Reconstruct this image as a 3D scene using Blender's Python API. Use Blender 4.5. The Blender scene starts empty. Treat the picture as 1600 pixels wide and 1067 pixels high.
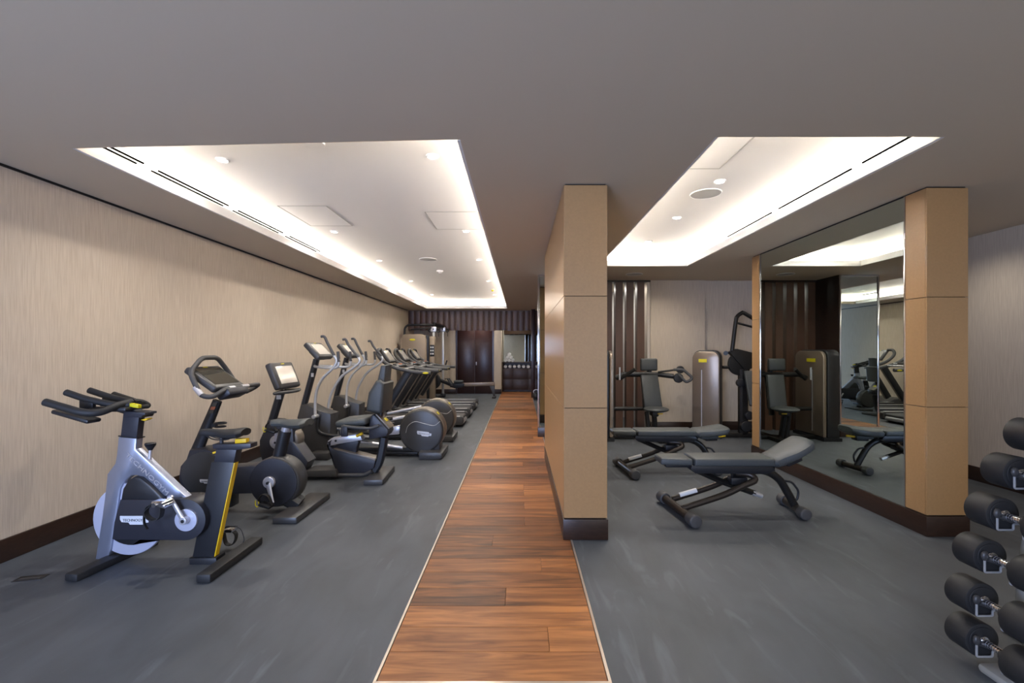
import bpy, bmesh, math, random
from mathutils import Vector, Matrix
random.seed(7)
SC = bpy.context.scene
COL = SC.collection
PI = math.pi
F = 711.0; VX = 812.0; VY = 548.0; CH = 1.4      # focal length and horizon of the 1600x1067 photograph; eye height

# ---------------------------------------------------------------- camera, world, light, exposure
cam = bpy.data.cameras.new('camera'); camo = bpy.data.objects.new('camera', cam); COL.objects.link(camo)
camo.location = (0, 0, CH); camo.rotation_euler = (PI/2, 0, 0)
cam.sensor_width = 36; cam.lens = 36*F/1600; cam.shift_x = -(VX-800)/1600; cam.shift_y = (VY-533.5)/1600
cam.clip_start = 0.05; SC.camera = camo
w = bpy.data.worlds.new('world'); SC.world = w; w.use_nodes = True
w.node_tree.nodes['Background'].inputs[0].default_value = (0.62, 0.74, 1, 1)
w.node_tree.nodes['Background'].inputs[1].default_value = 0.3
SC.view_settings.view_transform = 'Standard'; SC.view_settings.look = 'None'
SC.view_settings.gamma = 1; SC.view_settings.use_curve_mapping = False
SC.view_settings.exposure = 1.7
COVE = 23.0         # emission of the LED strips in the light coves
SPOT = 23.0         # watts of each downlight
def area(name, loc, size, power, color, rot):
    l = bpy.data.lights.new(name, 'AREA'); l.shape = 'RECTANGLE'; l.size = size[0]; l.size_y = size[1]
    l.energy = power; l.color = color
    o = bpy.data.objects.new(name, l); COL.objects.link(o); o.location = loc; o.rotation_euler = rot; return o
area('window_daylight', (-2.3, -2.9, 1.45), (1.9, 2.2), 120, (0.48, 0.62, 1.0), (PI/2, 0, 0))
area('window_daylight', (2.6, -2.9, 1.45), (2.8, 2.2), 14, (1.0, 0.96, 0.90), (PI/2, 0, 0))

for x_, y_, e_ in ((-1.6, -0.9, 14), (0.6, -0.9, 38), (2.8, -0.9, 24), (4.2, 1.6, 24), (4.3, 4.6, 12), (4.2, 6.6, 13), (2.4, 7.3, 13)):                       # added fill spots without fittings: behind camera, right bay, back wall
    l_ = bpy.data.lights.new('spot', 'SPOT'); l_.energy = e_; l_.spot_size = math.radians(150); l_.spot_blend = 0.9; l_.shadow_soft_size = 0.05; l_.color = (1, 0.93, 0.84)
    o_ = bpy.data.objects.new('spot', l_); COL.objects.link(o_); o_.location = (x_, y_, 2.63)
# ---------------------------------------------------------------- materials
def srgb(r, g, b):
    f = lambda c: (c/255/12.92) if c/255 <= 0.04045 else ((c/255+0.055)/1.055)**2.4
    return (f(r), f(g), f(b), 1)
MATS = {}
def mat(name, col, rough=0.5, metal=0.0, noise=0.0, nscale=30, bump=0.0, coat=0.0, spec=0.5, stretch=(1, 1, 1), col2=None):
    m = bpy.data.materials.new(name); m.use_nodes = True; nt = m.node_tree; N = nt.nodes; L = nt.links
    b = N['Principled BSDF']; c = srgb(*col)
    b.inputs['Base Color'].default_value = c; b.inputs['Roughness'].default_value = rough
    b.inputs['Metallic'].default_value = metal; b.inputs['Specular IOR Level'].default_value = spec
    b.inputs['Coat Weight'].default_value = coat
    if noise or bump or col2:
        tc = N.new('ShaderNodeTexCoord'); mp = N.new('ShaderNodeMapping'); mp.inputs['Scale'].default_value = stretch
        nz = N.new('ShaderNodeTexNoise'); nz.inputs['Scale'].default_value = nscale; nz.inputs['Detail'].default_value = 5
        L.new(tc.outputs['Object'], mp.inputs[0]); L.new(mp.outputs[0], nz.inputs['Vector'])
        if noise or col2:
            mx = N.new('ShaderNodeMix'); mx.data_type = 'RGBA'
            c2 = srgb(*col2) if col2 else tuple(min(1, x*(1+noise)) for x in c[:3])+(1,)
            c1 = c if col2 else tuple(x*(1-noise) for x in c[:3])+(1,)
            mx.inputs[6].default_value = c1; mx.inputs[7].default_value = c2
            rp = N.new('ShaderNodeMapRange'); rp.inputs[1].default_value = 0.3; rp.inputs[2].default_value = 0.7
            L.new(nz.outputs[0], rp.inputs[0]); L.new(rp.outputs[0], mx.inputs[0]); L.new(mx.outputs[2], b.inputs['Base Color'])
        if bump:
            bp = N.new('ShaderNodeBump'); bp.inputs['Strength'].default_value = bump; bp.inputs['Distance'].default_value = 0.002
            L.new(nz.outputs[0], bp.inputs['Height']); L.new(bp.outputs[0], b.inputs['Normal'])
    MATS[name] = m; return m
def emis(name, col, s):
    m = bpy.data.materials.new(name); m.use_nodes = True; b = m.node_tree.nodes['Principled BSDF']
    b.inputs['Base Color'].default_value = (*col, 1); b.inputs['Emission Color'].default_value = (*col, 1); b.inputs['Emission Strength'].default_value = s
    MATS[name] = m; return m
mat('ceiling_paint', (203, 189, 168), 0.9)
mat('cove_paint', (232, 230, 228), 0.9)
mat('wallpaper', (184, 170, 152), 0.85, bump=0.4, nscale=14, stretch=(9, 9, 0.35), col2=(203, 190, 172))
mat('wallpaper_grey', (182, 168, 150), 0.8, bump=0.3, nscale=14, stretch=(9, 9, 0.35), col2=(200, 187, 168))
mat('leather_panel', (160, 125, 84), 0.34, noise=0.05, nscale=60, bump=0.15, spec=0.5)
mat('dark_wood', (46, 30, 22), 0.35, noise=0.25, nscale=18, stretch=(1, 1, 6))
mat('door_wood', (46, 26, 24), 0.3, noise=0.08, nscale=10, stretch=(8, 8, 0.6))
mat('slat_wood', (90, 63, 48), 0.4, noise=0.06, nscale=12, stretch=(9, 9, 0.5))
mat('cabinet_wood', (62, 46, 40), 0.4, noise=0.15, nscale=12, stretch=(0.6, 6, 6))
mat('mirror', (206, 214, 210), 0.0, 1.0)
mat('chrome', (215, 215, 218), 0.12, 1.0)
mat('slot_black', (2, 2, 2), 1.0, spec=0.0)
mat('steel_trim', (205, 192, 178), 0.3, 0.8)
mat('rubber_black', (30, 30, 31), 0.6, bump=0.1, nscale=120)
mat('plastic_black', (28, 29, 33), 0.42)
mat('plastic_navy', (40, 41, 49), 0.42)
mat('plastic_charcoal', (59, 58, 58), 0.4)
mat('plastic_brown', (116, 107, 96), 0.35, 0.3)
mat('grip_grey', (66, 65, 65), 0.55)
mat('silver_paint', (165, 171, 190), 0.3, 0.75)
mat('silver_grey', (190, 190, 190), 0.33, 0.5)
mat('light_metal', (205, 205, 212), 0.3, 0.6)
mat('flywheel_metal', (190, 194, 214), 0.35, 0.3)
mat('yellow', (228, 186, 24), 0.45)
mat('badge_yellow', (214, 200, 20), 0.45)
mat('badge_white', (205, 208, 214), 0.4)
mat('letter_dark', (30, 32, 40), 0.5)
mat('screen', (182, 176, 166), 0.12, 0.0, coat=0.6)  # pale base colour includes the bright reflection on the screens
mat('screen_dark', (70, 68, 62), 0.1, coat=0.6)
mat('vinyl_grey', (66, 70, 71), 0.5, bump=0.12, nscale=200)
mat('vinyl_dark', (54, 57, 57), 0.5, bump=0.12, nscale=200)
mat('frame_bronze', (54, 47, 41), 0.35, 0.5)
mat('frame_black', (32, 31, 30), 0.4, 0.3)
mat('tower_bronze', (138, 124, 110), 0.32, 0.55)
mat('tower_beige', (150, 134, 114), 0.4, 0.2)
mat('towel_white', (232, 230, 226), 0.95, bump=0.4, nscale=200)
mat('label_white', (225, 225, 222), 0.5)
mat('label_orange', (170, 96, 60), 0.5)
mat('rack_grey', (150, 150, 145), 0.45, 0.2)
mat('ceiling_grey', (176, 174, 170), 0.8)
emis('led', (1.0, 0.965, 0.92), COVE)
emis('lamp', (1.0, 0.95, 0.88), 14)

def floor_material():
    m = bpy.data.materials.new('rubber_floor'); m.use_nodes = True; nt = m.node_tree; N = nt.nodes; L = nt.links; b = N['Principled BSDF']
    tc = N.new('ShaderNodeTexCoord')
    def nz(scale, st, det=6, dist=0.0, rot=0):
        mp = N.new('ShaderNodeMapping'); mp.inputs['Scale'].default_value = st; mp.inputs['Rotation'].default_value = (0, 0, rot)
        n = N.new('ShaderNodeTexNoise'); n.inputs['Scale'].default_value = scale; n.inputs['Detail'].default_value = det; n.inputs['Distortion'].default_value = dist
        L.new(tc.outputs['Object'], mp.inputs[0]); L.new(mp.outputs[0], n.inputs['Vector']); return n
    big = nz(1.1, (1, 1, 1), 6, 0.6); streak = nz(4, (1, 0.35, 1), 9, 1.5, -0.5); fine = nz(160, (1, 1, 1), 3)
    r = N.new('ShaderNodeValToRGB'); r.color_ramp.elements[0].position = 0.25; r.color_ramp.elements[0].color = srgb(54, 58, 62)
    r.color_ramp.elements[1].position = 0.75; r.color_ramp.elements[1].color = srgb(84, 89, 95)
    ad = N.new('ShaderNodeMath'); ad.operation = 'MULTIPLY_ADD'; ad.inputs[1].default_value = 0.45
    L.new(streak.outputs[0], ad.inputs[0]); 
    ml = N.new('ShaderNodeMath'); ml.operation = 'MULTIPLY'; ml.inputs[1].default_value = 0.55
    L.new(big.outputs[0], ml.inputs[0]); L.new(ml.outputs[0], ad.inputs[2]); L.new(ad.outputs[0], r.inputs[0])
    sc = nz(8, (1, 0.22, 1), 12, 1.0, -0.7)
    mr = N.new('ShaderNodeMapRange'); mr.inputs[1].default_value = 0.58; mr.inputs[2].default_value = 0.76; mr.inputs[4].default_value = 0.5
    L.new(sc.outputs[0], mr.inputs[0])
    mx = N.new('ShaderNodeMix'); mx.data_type = 'RGBA'; mx.inputs[7].default_value = srgb(108, 113, 120)
    L.new(mr.outputs[0], mx.inputs[0]); L.new(r.outputs[0], mx.inputs[6]); L.new(mx.outputs[2], b.inputs['Base Color'])
    b.inputs['Roughness'].default_value = 0.55
    bp = N.new('ShaderNodeBump'); bp.inputs['Strength'].default_value = 0.12; bp.inputs['Distance'].default_value = 0.002
    L.new(fine.outputs[0], bp.inputs['Height']); L.new(bp.outputs[0], b.inputs['Normal'])
    MATS['rubber_floor'] = m
floor_material()
def plank_material():
    m = bpy.data.materials.new('plank_wood'); m.use_nodes = True; nt = m.node_tree; N = nt.nodes; L = nt.links; b = N['Principled BSDF']
    tc = N.new('ShaderNodeTexCoord'); oi = N.new('ShaderNodeObjectInfo')
    mu = N.new('ShaderNodeMath'); mu.operation = 'MULTIPLY'; mu.inputs[1].default_value = 50; L.new(oi.outputs['Random'], mu.inputs[0])
    va = N.new('ShaderNodeVectorMath'); L.new(tc.outputs['Object'], va.inputs[0]); L.new(mu.outputs[0], va.inputs[1])
    mp = N.new('ShaderNodeMapping'); mp.inputs['Scale'].default_value = (1.1, 11, 1); L.new(va.outputs[0], mp.inputs[0])
    n1 = N.new('ShaderNodeTexNoise'); n1.inputs['Scale'].default_value = 1.6; n1.inputs['Detail'].default_value = 8; n1.inputs['Distortion'].default_value = 1.2
    L.new(mp.outputs[0], n1.inputs['Vector'])
    mp2 = N.new('ShaderNodeMapping'); mp2.inputs['Scale'].default_value = (5, 90, 1); L.new(va.outputs[0], mp2.inputs[0])
    n2 = N.new('ShaderNodeTexNoise'); n2.inputs['Scale'].default_value = 1.6; n2.inputs['Detail'].default_value = 6; n2.inputs['Distortion'].default_value = 0.6
    L.new(mp2.outputs[0], n2.inputs['Vector'])
    r = N.new('ShaderNodeValToRGB'); e = r.color_ramp.elements
    e[0].position = 0.18; e[0].color = srgb(80, 51, 31); e[1].position = 0.80; e[1].color = srgb(182, 121, 68)
    k = e.new(0.5); k.color = srgb(138, 87, 49)
    ad = N.new('ShaderNodeMath'); ad.operation = 'MULTIPLY_ADD'; ad.inputs[1].default_value = 0.3
    ra = N.new('ShaderNodeMapRange'); ra.inputs[3].default_value = -0.35; ra.inputs[4].default_value = 0.05; L.new(oi.outputs['Random'], ra.inputs[0])
    L.new(n2.outputs[0], ad.inputs[0]); L.new(n1.outputs[0], ad.inputs[2])
    a2 = N.new('ShaderNodeMath'); a2.operation = 'ADD'; L.new(ad.outputs[0], a2.inputs[0]); L.new(ra.outputs[0], a2.inputs[1]); L.new(a2.outputs[0], r.inputs[0])
    L.new(r.outputs[0], b.inputs['Base Color']); b.inputs['Roughness'].default_value = 0.42; b.inputs['Specular IOR Level'].default_value = 0.35
    bp = N.new('ShaderNodeBump'); bp.inputs['Strength'].default_value = 0.15; bp.inputs['Distance'].default_value = 0.001
    L.new(n2.outputs[0], bp.inputs['Height']); L.new(bp.outputs[0], b.inputs['Normal'])
    MATS['plank_wood'] = m
plank_material()

# ---------------------------------------------------------------- geometry helpers
def V(*a): return Vector(a)
def crom(pts, n=6):
    pts = [Vector(p) for p in pts]
    if len(pts) < 3: return pts
    out = []
    for i in range(len(pts)-1):
        p0 = pts[i-1] if i else pts[0]*2-pts[1]; p1 = pts[i]; p2 = pts[i+1]; p3 = pts[i+2] if i+2 < len(pts) else pts[-1]*2-pts[-2]
        for k in range(n):
            t = k/n
            out.append(0.5*((2*p1)+(p2-p0)*t+(2*p0-5*p1+4*p2-p3)*t*t+(3*p1-p0-3*p2+p3)*t**3))
    out.append(pts[-1]); return out
def fillet(pts, r, n=5):
    pts = [Vector(p) for p in pts]; out = [pts[0]]
    for i in range(1, len(pts)-1):
        a, b, c = pts[i-1], pts[i], pts[i+1]
        d = min(r, (a-b).length*0.49, (c-b).length*0.49)
        s = b+(a-b).normalized()*d; e = b+(c-b).normalized()*d
        for k in range(n+1):
            t = k/n; out.append(s*(1-t)**2+b*2*t*(1-t)+e*t*t)
    out.append(pts[-1]); return out
class MB:
    def __init__(s): s.bm = bmesh.new()
    def _merge(s, t, M=None):
        if M is not None: bmesh.ops.transform(t, matrix=M, verts=t.verts)
        me = bpy.data.meshes.new('tmp'); t.to_mesh(me); s.bm.from_mesh(me); bpy.data.meshes.remove(me); t.free(); return s
    def box(s, c, d, rot=(0, 0, 0), bev=0.0, seg=2):
        t = bmesh.new(); bmesh.ops.create_cube(t, size=1); bmesh.ops.scale(t, vec=d, verts=t.verts)
        if bev: bmesh.ops.bevel(t, geom=t.edges[:], offset=min(bev, min(d)*0.45), segments=seg, profile=0.5, affect='EDGES')
        return s._merge(t, Matrix.Translation(c) @ Matrix.Rotation(rot[2], 4, 'Z') @ Matrix.Rotation(rot[1], 4, 'Y') @ Matrix.Rotation(rot[0], 4, 'X'))
    def bx(s, x0, x1, y0, y1, z0, z1, bev=0.0, seg=2):
        return s.box(((x0+x1)/2, (y0+y1)/2, (z0+z1)/2), (abs(x1-x0), abs(y1-y0), abs(z1-z0)), bev=bev, seg=seg)
    def prism(s, pts, y0, y1, bev=0.0, M=None, seg=2):          # polygon in x-z pushed along y
        t = bmesh.new()
        a = [t.verts.new((p[0], y0, p[-1])) for p in pts]; b = [t.verts.new((p[0], y1, p[-1])) for p in pts]
        t.faces.new(a); t.faces.new(b[::-1]); n = len(pts)
        for i in range(n): t.faces.new((a[i], b[i], b[(i+1) % n], a[(i+1) % n]))
        bmesh.ops.recalc_face_normals(t, faces=t.faces[:])
        if bev:
            ed = [e for e in t.edges if (abs(e.verts[0].co.y-e.verts[1].co.y) < 1e-6)]
            bmesh.ops.bevel(t, geom=ed, offset=bev, segments=seg, profile=0.5, affect='EDGES', clamp_overlap=True)
        return s._merge(t, M)
    def tube(s, pts, r, seg=10, ry=None, r1=None, smooth=6, fil=None, sq=False):
        P = fillet(pts, fil) if fil else (crom(pts, smooth) if smooth and len(pts) > 2 else [Vector(p) for p in pts])
        t = bmesh.new(); rings = []; up = None; n = len(P)
        for i, p in enumerate(P):
            d = (P[min(i+1, n-1)]-P[max(i-1, 0)]).normalized()
            if up is None:
                up = Vector((0, 1, 0)) if abs(d.y) < 0.9 else Vector((0, 0, 1))
            up = (up-d*up.dot(d)).normalized(); sd = d.cross(up).normalized()
            rr = r+((r1-r)*i/(n-1) if r1 is not None else 0); rb = rr*(ry/r if ry else 1)
            ring = []
            for k in range(seg):
                a = 2*PI*k/seg+(PI/seg if sq else 0); ca, sa = math.cos(a), math.sin(a)
                if sq: ca = math.copysign(min(1, abs(ca)*1.41), ca) ; sa = math.copysign(min(1, abs(sa)*1.41), sa)
                ring.append(t.verts.new(p+sd*ca*rr+up*sa*rb))
            rings.append(ring)
        for i in range(n-1):
            for k in range(seg): t.faces.new((rings[i][k], rings[i][(k+1) % seg], rings[i+1][(k+1) % seg], rings[i+1][k]))
        t.faces.new(rings[0][::-1]); t.faces.new(rings[-1]); bmesh.ops.recalc_face_normals(t, faces=t.faces[:])
        return s._merge(t)
    def cyl(s, p0, p1, r, seg=24, r2=None, bev=0.0, bseg=3):
        p0, p1 = Vector(p0), Vector(p1); d = p1-p0; t = bmesh.new()
        bmesh.ops.create_cone(t, cap_ends=True, segments=seg, radius1=r, radius2=r if r2 is None else r2, depth=d.length)
        if bev:
            ed = [e for e in t.edges if abs(e.verts[0].co.z-e.verts[1].co.z) < 1e-6]
            bmesh.ops.bevel(t, geom=ed, offset=bev, segments=bseg, profile=0.5, affect='EDGES')
        return s._merge(t, Matrix.Translation((p0+p1)/2) @ d.to_track_quat('Z', 'Y').to_matrix().to_4x4())
    def ball(s, c, r, seg=16, M=None):
        t = bmesh.new(); bmesh.ops.create_uvsphere(t, u_segments=seg, v_segments=seg//2, radius=1)
        if not hasattr(r, '__len__'): r = (r, r, r)
        bmesh.ops.scale(t, vec=r, verts=t.verts); return s._merge(t, Matrix.Translation(c) @ (M or Matrix()))
    def torus(s, c, R, r, axis='Z', seg=24):
        pts = []
        for k in range(seg+1):
            a = 2*PI*k/seg; u, v = R*math.cos(a), R*math.sin(a)
            pts.append(Vector(c)+(Vector((u, v, 0)) if axis == 'Z' else Vector((u, 0, v)) if axis == 'Y' else Vector((0, u, v))))
        return s.tube(pts, r, 8, smooth=0)
    def grid(s, rows):                                     # closed loft through rings of equal size
        t = bmesh.new(); R = [[t.verts.new(p) for p in row] for row in rows]; n = len(R[0])
        for i in range(len(R)-1):
            for k in range(n): t.faces.new((R[i][k], R[i][(k+1) % n], R[i+1][(k+1) % n], R[i+1][k]))
        t.faces.new(R[0][::-1]); t.faces.new(R[-1]); bmesh.ops.recalc_face_normals(t, faces=t.faces[:]); return s._merge(t)
    def build(s, name, m, parent=None, ang=38):
        me = bpy.data.meshes.new(name); s.bm.to_mesh(me); s.bm.free()
        for p in me.polygons: p.use_smooth = True
        me.set_sharp_from_angle(angle=math.radians(ang)); me.materials.append(MATS[m])
        o = bpy.data.objects.new(name, me); COL.objects.link(o); o.parent = parent; return o
def tag(o, label=None, cat=None, group=None, kind=None):
    if label: o['label'] = label
    if cat: o['category'] = cat
    if group: o['group'] = group
    if kind: o['kind'] = kind
    return o
def thing(name, label, cat, loc=(0, 0, 0), rz=0, group=None):
    o = bpy.data.objects.new(name, None); COL.objects.link(o); o.location = loc; o.rotation_euler = (0, 0, rz); o.empty_display_size = 0.1
    return tag(o, label, cat, group)
def struct(mb, name, m, parent=None):
    o = mb.build(name, m, parent)
    if parent is None: o['kind'] = 'structure'
    return o
def copy_tree(o, parent=None):
    c = o.copy(); COL.objects.link(c); c.parent = parent
    for ch in o.children: copy_tree(ch, c)
    return c
def text(s_, size, name, m, parent, M, ext=0.0015):
    cu = bpy.data.curves.new('t', 'FONT'); cu.body = s_; cu.size = size; cu.extrude = ext; cu.align_x = 'CENTER'; cu.align_y = 'CENTER'; cu.resolution_u = 3
    to = bpy.data.objects.new('t', cu); COL.objects.link(to); bpy.context.view_layer.update()
    me = bpy.data.meshes.new_from_object(to.evaluated_get(bpy.context.evaluated_depsgraph_get()))
    bpy.data.objects.remove(to); me.transform(M); me.materials.clear(); me.materials.append(MATS[m])
    o = bpy.data.objects.new(name, me); COL.objects.link(o); o.parent = parent; return o
FACE_Y = Matrix.Rotation(PI/2, 4, 'X')                     # text facing -y
# photograph coordinates -> plane at depth Y (local to a machine whose median plane is Yc)
def zf(x0, y0, k): return lambda x, y: (x0+x/k, y0+y/k)
Z1 = zf(60, 580, 3.047); Z2 = zf(260, 540, 3.558); Z3 = zf(400, 510, 4.103); Z4 = zf(470, 640, 6.957)
Z5 = zf(470, 510, 7.114); Z6 = zf(60, 590, 6.275); Z7 = zf(400, 550, 5.083); ZH = zf(270, 545, 6.887)
ZT = zf(580, 530, 9.7); ZR = zf(640, 590, 9.7); ZC = zf(620, 480, 7.62); ZN = zf(940, 640, 4.706)
ZS = zf(940, 480, 5.333); ZL = zf(1080, 480, 4.854); ZI = lambda x, y: (x, y)
class Fr:
    def __init__(s, X0, Yc): s.X0, s.Yc = X0, Yc
    def p(s, zz, x, y, dy=0.0):
        px, py = zz(x, y); Y = s.Yc+dy
        return Vector(((px-VX)*Y/F-s.X0, dy, CH-(py-VY)*Y/F))
    def poly(s, zz, pts, dy=0.0): return [s.p(zz, x, y, dy) for x, y in pts]
    def path(s, zz, pts): return [s.p(zz, x, y, d) for x, y, d in pts]

# ================================================================ ROOM
H = 2.64; XL = -3.43; XR = 4.93; YB = -3.0; BB = 0.152
LC = (-2.75, -0.35, 2.73, 13.36); RCV = (1.137, 2.47, 2.64, 6.68)
# floor
fl = MB(); fl.bx(XL-0.1, -0.62, YB, 16.2, -0.06, 0); fl.bx(0.389, XR+0.1, YB, 16.2, -0.06, 0)
fl.bx(-0.62, 0.389, YB, 1.915, -0.06, 0); fl.bx(-0.62, 0.389, 1.915, 16.2, -0.06, -0.02)
floor = struct(fl, 'floor', 'rubber_floor')
pm = {}
def plank(x0, x1, y0, y1):
    k = round(x1-x0, 3)
    if k not in pm:
        b = MB(); b.box((0, 0, 0), (x1-x0-0.0015, y1-y0-0.0015, 0.02), bev=0.0012, seg=1)
        o = b.build('plank', 'plank_wood', floor); pm[k] = o
    else: o = pm[k].copy(); COL.objects.link(o)
    o.location = ((x0+x1)/2, (y0+y1)/2, -0.0105)
y = 1.928; PW = 0.1905; i = 0
joints = {0: None, 1: 0.14, 2: None, 3: -0.08, 4: None, 5: 0.14, 6: None, 7: -0.2, 8: None, 9: 0.04, 10: None, 11: 0.04}
while y < 15.4:
    j = joints.get(i, random.choice([None, None, None, -0.32, -0.2, -0.06, 0.04, 0.14, 0.22]))
    if j is None: plank(-0.606, 0.374, y, y+PW)
    else: plank(-0.606, j, y, y+PW); plank(j, 0.374, y, y+PW)
    y += PW; i += 1
t_ = MB(); t_.bx(-0.62, -0.608, 1.913, 15.4, -0.02, 0.002); struct(t_, 'trim_1', 'steel_trim')
t_ = MB(); t_.bx(0.376, 0.389, 1.913, 15.4, -0.02, 0.002); struct(t_, 'trim_2', 'steel_trim')
t_ = MB(); t_.bx(-0.608, 0.376, 1.913, 1.926, -0.02, 0.002); struct(t_, 'trim_3', 'steel_trim')
# ceiling with two rectangular openings and the coves above them
ce = MB()
def slab(x0, x1, y0, y1): ce.bx(x0, x1, y0, y1, H, H+0.07)
yf = YB
slab(XL-0.1, XR+0.1, YB, 2.60); slab(XL-0.1, LC[0], 2.60, 16.2); slab(LC[1], RCV[0], 2.60, 16.2)
slab(RCV[1], XR+0.1, 2.60, 16.2); slab(LC[0], LC[1], LC[3], 16.2); slab(RCV[0], RCV[1], RCV[3], 16.2); slab(RCV[0], RCV[1], 2.60, 2.64)
ce.prism([(0, 0), (1, 0), (1, 1), (0, 1)], 0, 0.001)       # (replaced below by the slanted front edge of the left opening)
ce.bm.free(); ce = MB()
for a in ((XL-0.1, XR+0.1, YB, 2.60), (XL-0.1, LC[0], 2.60, 16.2), (LC[1], RCV[0], 2.60, 16.2), (RCV[1], XR+0.1, 2.60, 16.2),
          (LC[0], LC[1], LC[3], 16.2), (RCV[0], RCV[1], RCV[3], 16.2), (RCV[0], RCV[1], 2.60, RCV[2])): slab(*a)
def quadslab(mb, c, z0, z1):
    t = bmesh.new(); a = [t.verts.new((x, y, z0)) for x, y in c]; b = [t.verts.new((x, y, z1)) for x, y in c]; n = len(c)
    t.faces.new(a); t.faces.new(b[::-1])
    for i in range(n): t.faces.new((a[i], b[i], b[(i+1) % n], a[(i+1) % n]))
    bmesh.ops.recalc_face_normals(t, faces=t.faces[:]); mb._merge(t)
quadslab(ce, [(LC[0], 2.60), (LC[1], 2.60), (LC[1], 2.67), (LC[0], 2.79)], H, H+0.07)
ceiling = struct(ce, 'ceiling', 'ceiling_paint')
def cove(c, w, idx):
    x0, x1, y0, y1 = c; X0, X1, Y0, Y1 = x0-w, x1+w, y0-w, y1+w; zt = 2.9
    X1 = min(X1, 0.38) if idx == 1 else X1; X0 = max(X0, 0.46) if idx == 2 else X0
    m = MB(); m.bx(X0, X1, Y0, Y1, zt, zt+0.05)
    m.bx(X0-0.04, X0, Y0, Y1, H+0.07, zt+0.05); m.bx(X1, X1+0.04, Y0, Y1, H+0.07, zt+0.05)
    m.bx(X0-0.04, X1+0.04, Y0-0.04, Y0, H+0.07, zt+0.05); m.bx(X0-0.04, X1+0.04, Y1, Y1+0.04, H+0.07, zt+0.05)
    cv = struct(m, 'cove_panel', 'cove_paint', ceiling)
    l = MB(); g = 0.02
    l.bx(x0-0.0, x0+g, y0 if idx == 2 else 2.79, y1, H+0.002, H+0.085); l.bx(x0+g, x1, y1-g, y1, H+0.002, H+0.085); l.bx(x1-g, x1, y0 if idx == 2 else 2.69, y1-g, H+0.002, H+0.085)
    struct(l, 'cove_lip', 'cove_paint', ceiling)
    def led(a, b, c_, d):
        q = MB(); q.bx(a, b, c_, d, H+0.075, H+0.09); q.build('led_strip', 'led', ceiling)
    e = 0.07
    led(X0+e, X0+e+0.025, Y0+e, Y1-e); led(X1-e-0.025, X1-e, Y0+e, Y1-e)
    led(X0+0.2, X1-0.2, Y1-e-0.025, Y1-e); led(X0+0.2, X1-0.2, Y0+e, Y0+e+0.025)
    # edge of opening is straight; lip covers the ledge
cove(LC, 0.40, 1); cove(RCV, 0.40, 2)
# walls
m = MB(); m.bx(XL-0.1, XL, YB, 16.2, 0, H); struct(m, 'wall_left', 'wallpaper')
m = MB(); m.bx(XL, XL+0.006, YB, 13.9, H-0.018, H); struct(m, 'shadow_gap_strip', 'frame_black')  # dark strip standing in for the shadow gap under the ceiling
m = MB(); m.bx(XL, XL+0.02, YB, 14.8, 0, BB, bev=0.004); struct(m, 'baseboard_left', 'dark_wood')
m = MB(); m.bx(XR, XR+0.1, YB, 8.3, 0, H); struct(m, 'wall_right', 'wallpaper_grey')
m = MB(); m.bx(XR-0.02, XR, YB, 8.0, 0, BB, bev=0.004); struct(m, 'baseboard_right', 'dark_wood')
m = MB(); m.bx(XL-0.1, XR+0.1, YB-0.1, YB, 0, 0.35); m.bx(XL-0.1, XR+0.1, YB-0.1, YB, 2.55, H+0.1)
for a, b in ((XL-0.1, XL+0.1), (-1.3, 1.2), (4.1, XR+0.1)): m.bx(a, b, YB-0.1, YB, 0.35, 2.55)
struct(m, 'wall_rear', 'wallpaper')
for n_, (a, b) in enumerate(((XL+0.1, -1.3), (1.2, 4.1))):
    m = MB()
    for k in range(4):
        x = a+(b-a)*k/3; m.bx(x-0.03, x+0.03, YB-0.08, YB-0.02, 0.35, 2.55)
    m.bx(a, b, YB-0.08, YB-0.02, 0.35, 0.41); m.bx(a, b, YB-0.08, YB-0.02, 2.49, 2.55); struct(m, 'window_%d' % (n_+1), 'frame_black')
# back wall of the free-weight area: two papered bays, step between them
m = MB(); m.bx(2.30, 3.26, 8.0, 8.1, 0, H); m.bx(3.26, XR+0.1, 8.06, 8.16, 0, H); struct(m, 'wall_back_right', 'wallpaper_grey')
m = MB(); m.bx(2.30, 3.28, 7.98, 8.0, 0, BB, bev=0.004); m.bx(3.28, XR, 8.04, 8.06, 0, BB, bev=0.004); struct(m, 'baseboard_back', 'dark_wood')
m = MB(); m.bx(0.93, 2.30, 8.0, 8.2, H-0.03, H); sw = struct(m, 'wall_slatted', 'dark_wood')
m = MB(); m.bx(0.93, 2.40, 9.6, 9.7, 0, H); m.bx(2.30, 2.40, 8.16, 9.6, 0, H); struct(m, 'wall_behind_slats', 'ceiling_grey')
area('slat_gap_fill', (1.6, 9.0, H-0.02), (0.5, 0.2), 6, (1, 0.95, 0.88), (0, 0, 0))  # area light added to brighten the gaps between the slats
x = 2.135
for k in range(7):
    m = MB(); c = [(-0.071, 0.06), (-0.064, -0.06), (0.064, -0.06), (0.071, 0.06)]
    quadslab(m, c, 0.0, H-0.032)
    o = m.build('slat', 'slat_wood', sw); o.location = (x, 8.08, 0); x -= 0.19
m = MB(); m.bx(2.25, 2.30, 8.02, 8.22, 0, H-0.003); m.build('edge_strip', 'steel_trim', sw)
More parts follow.
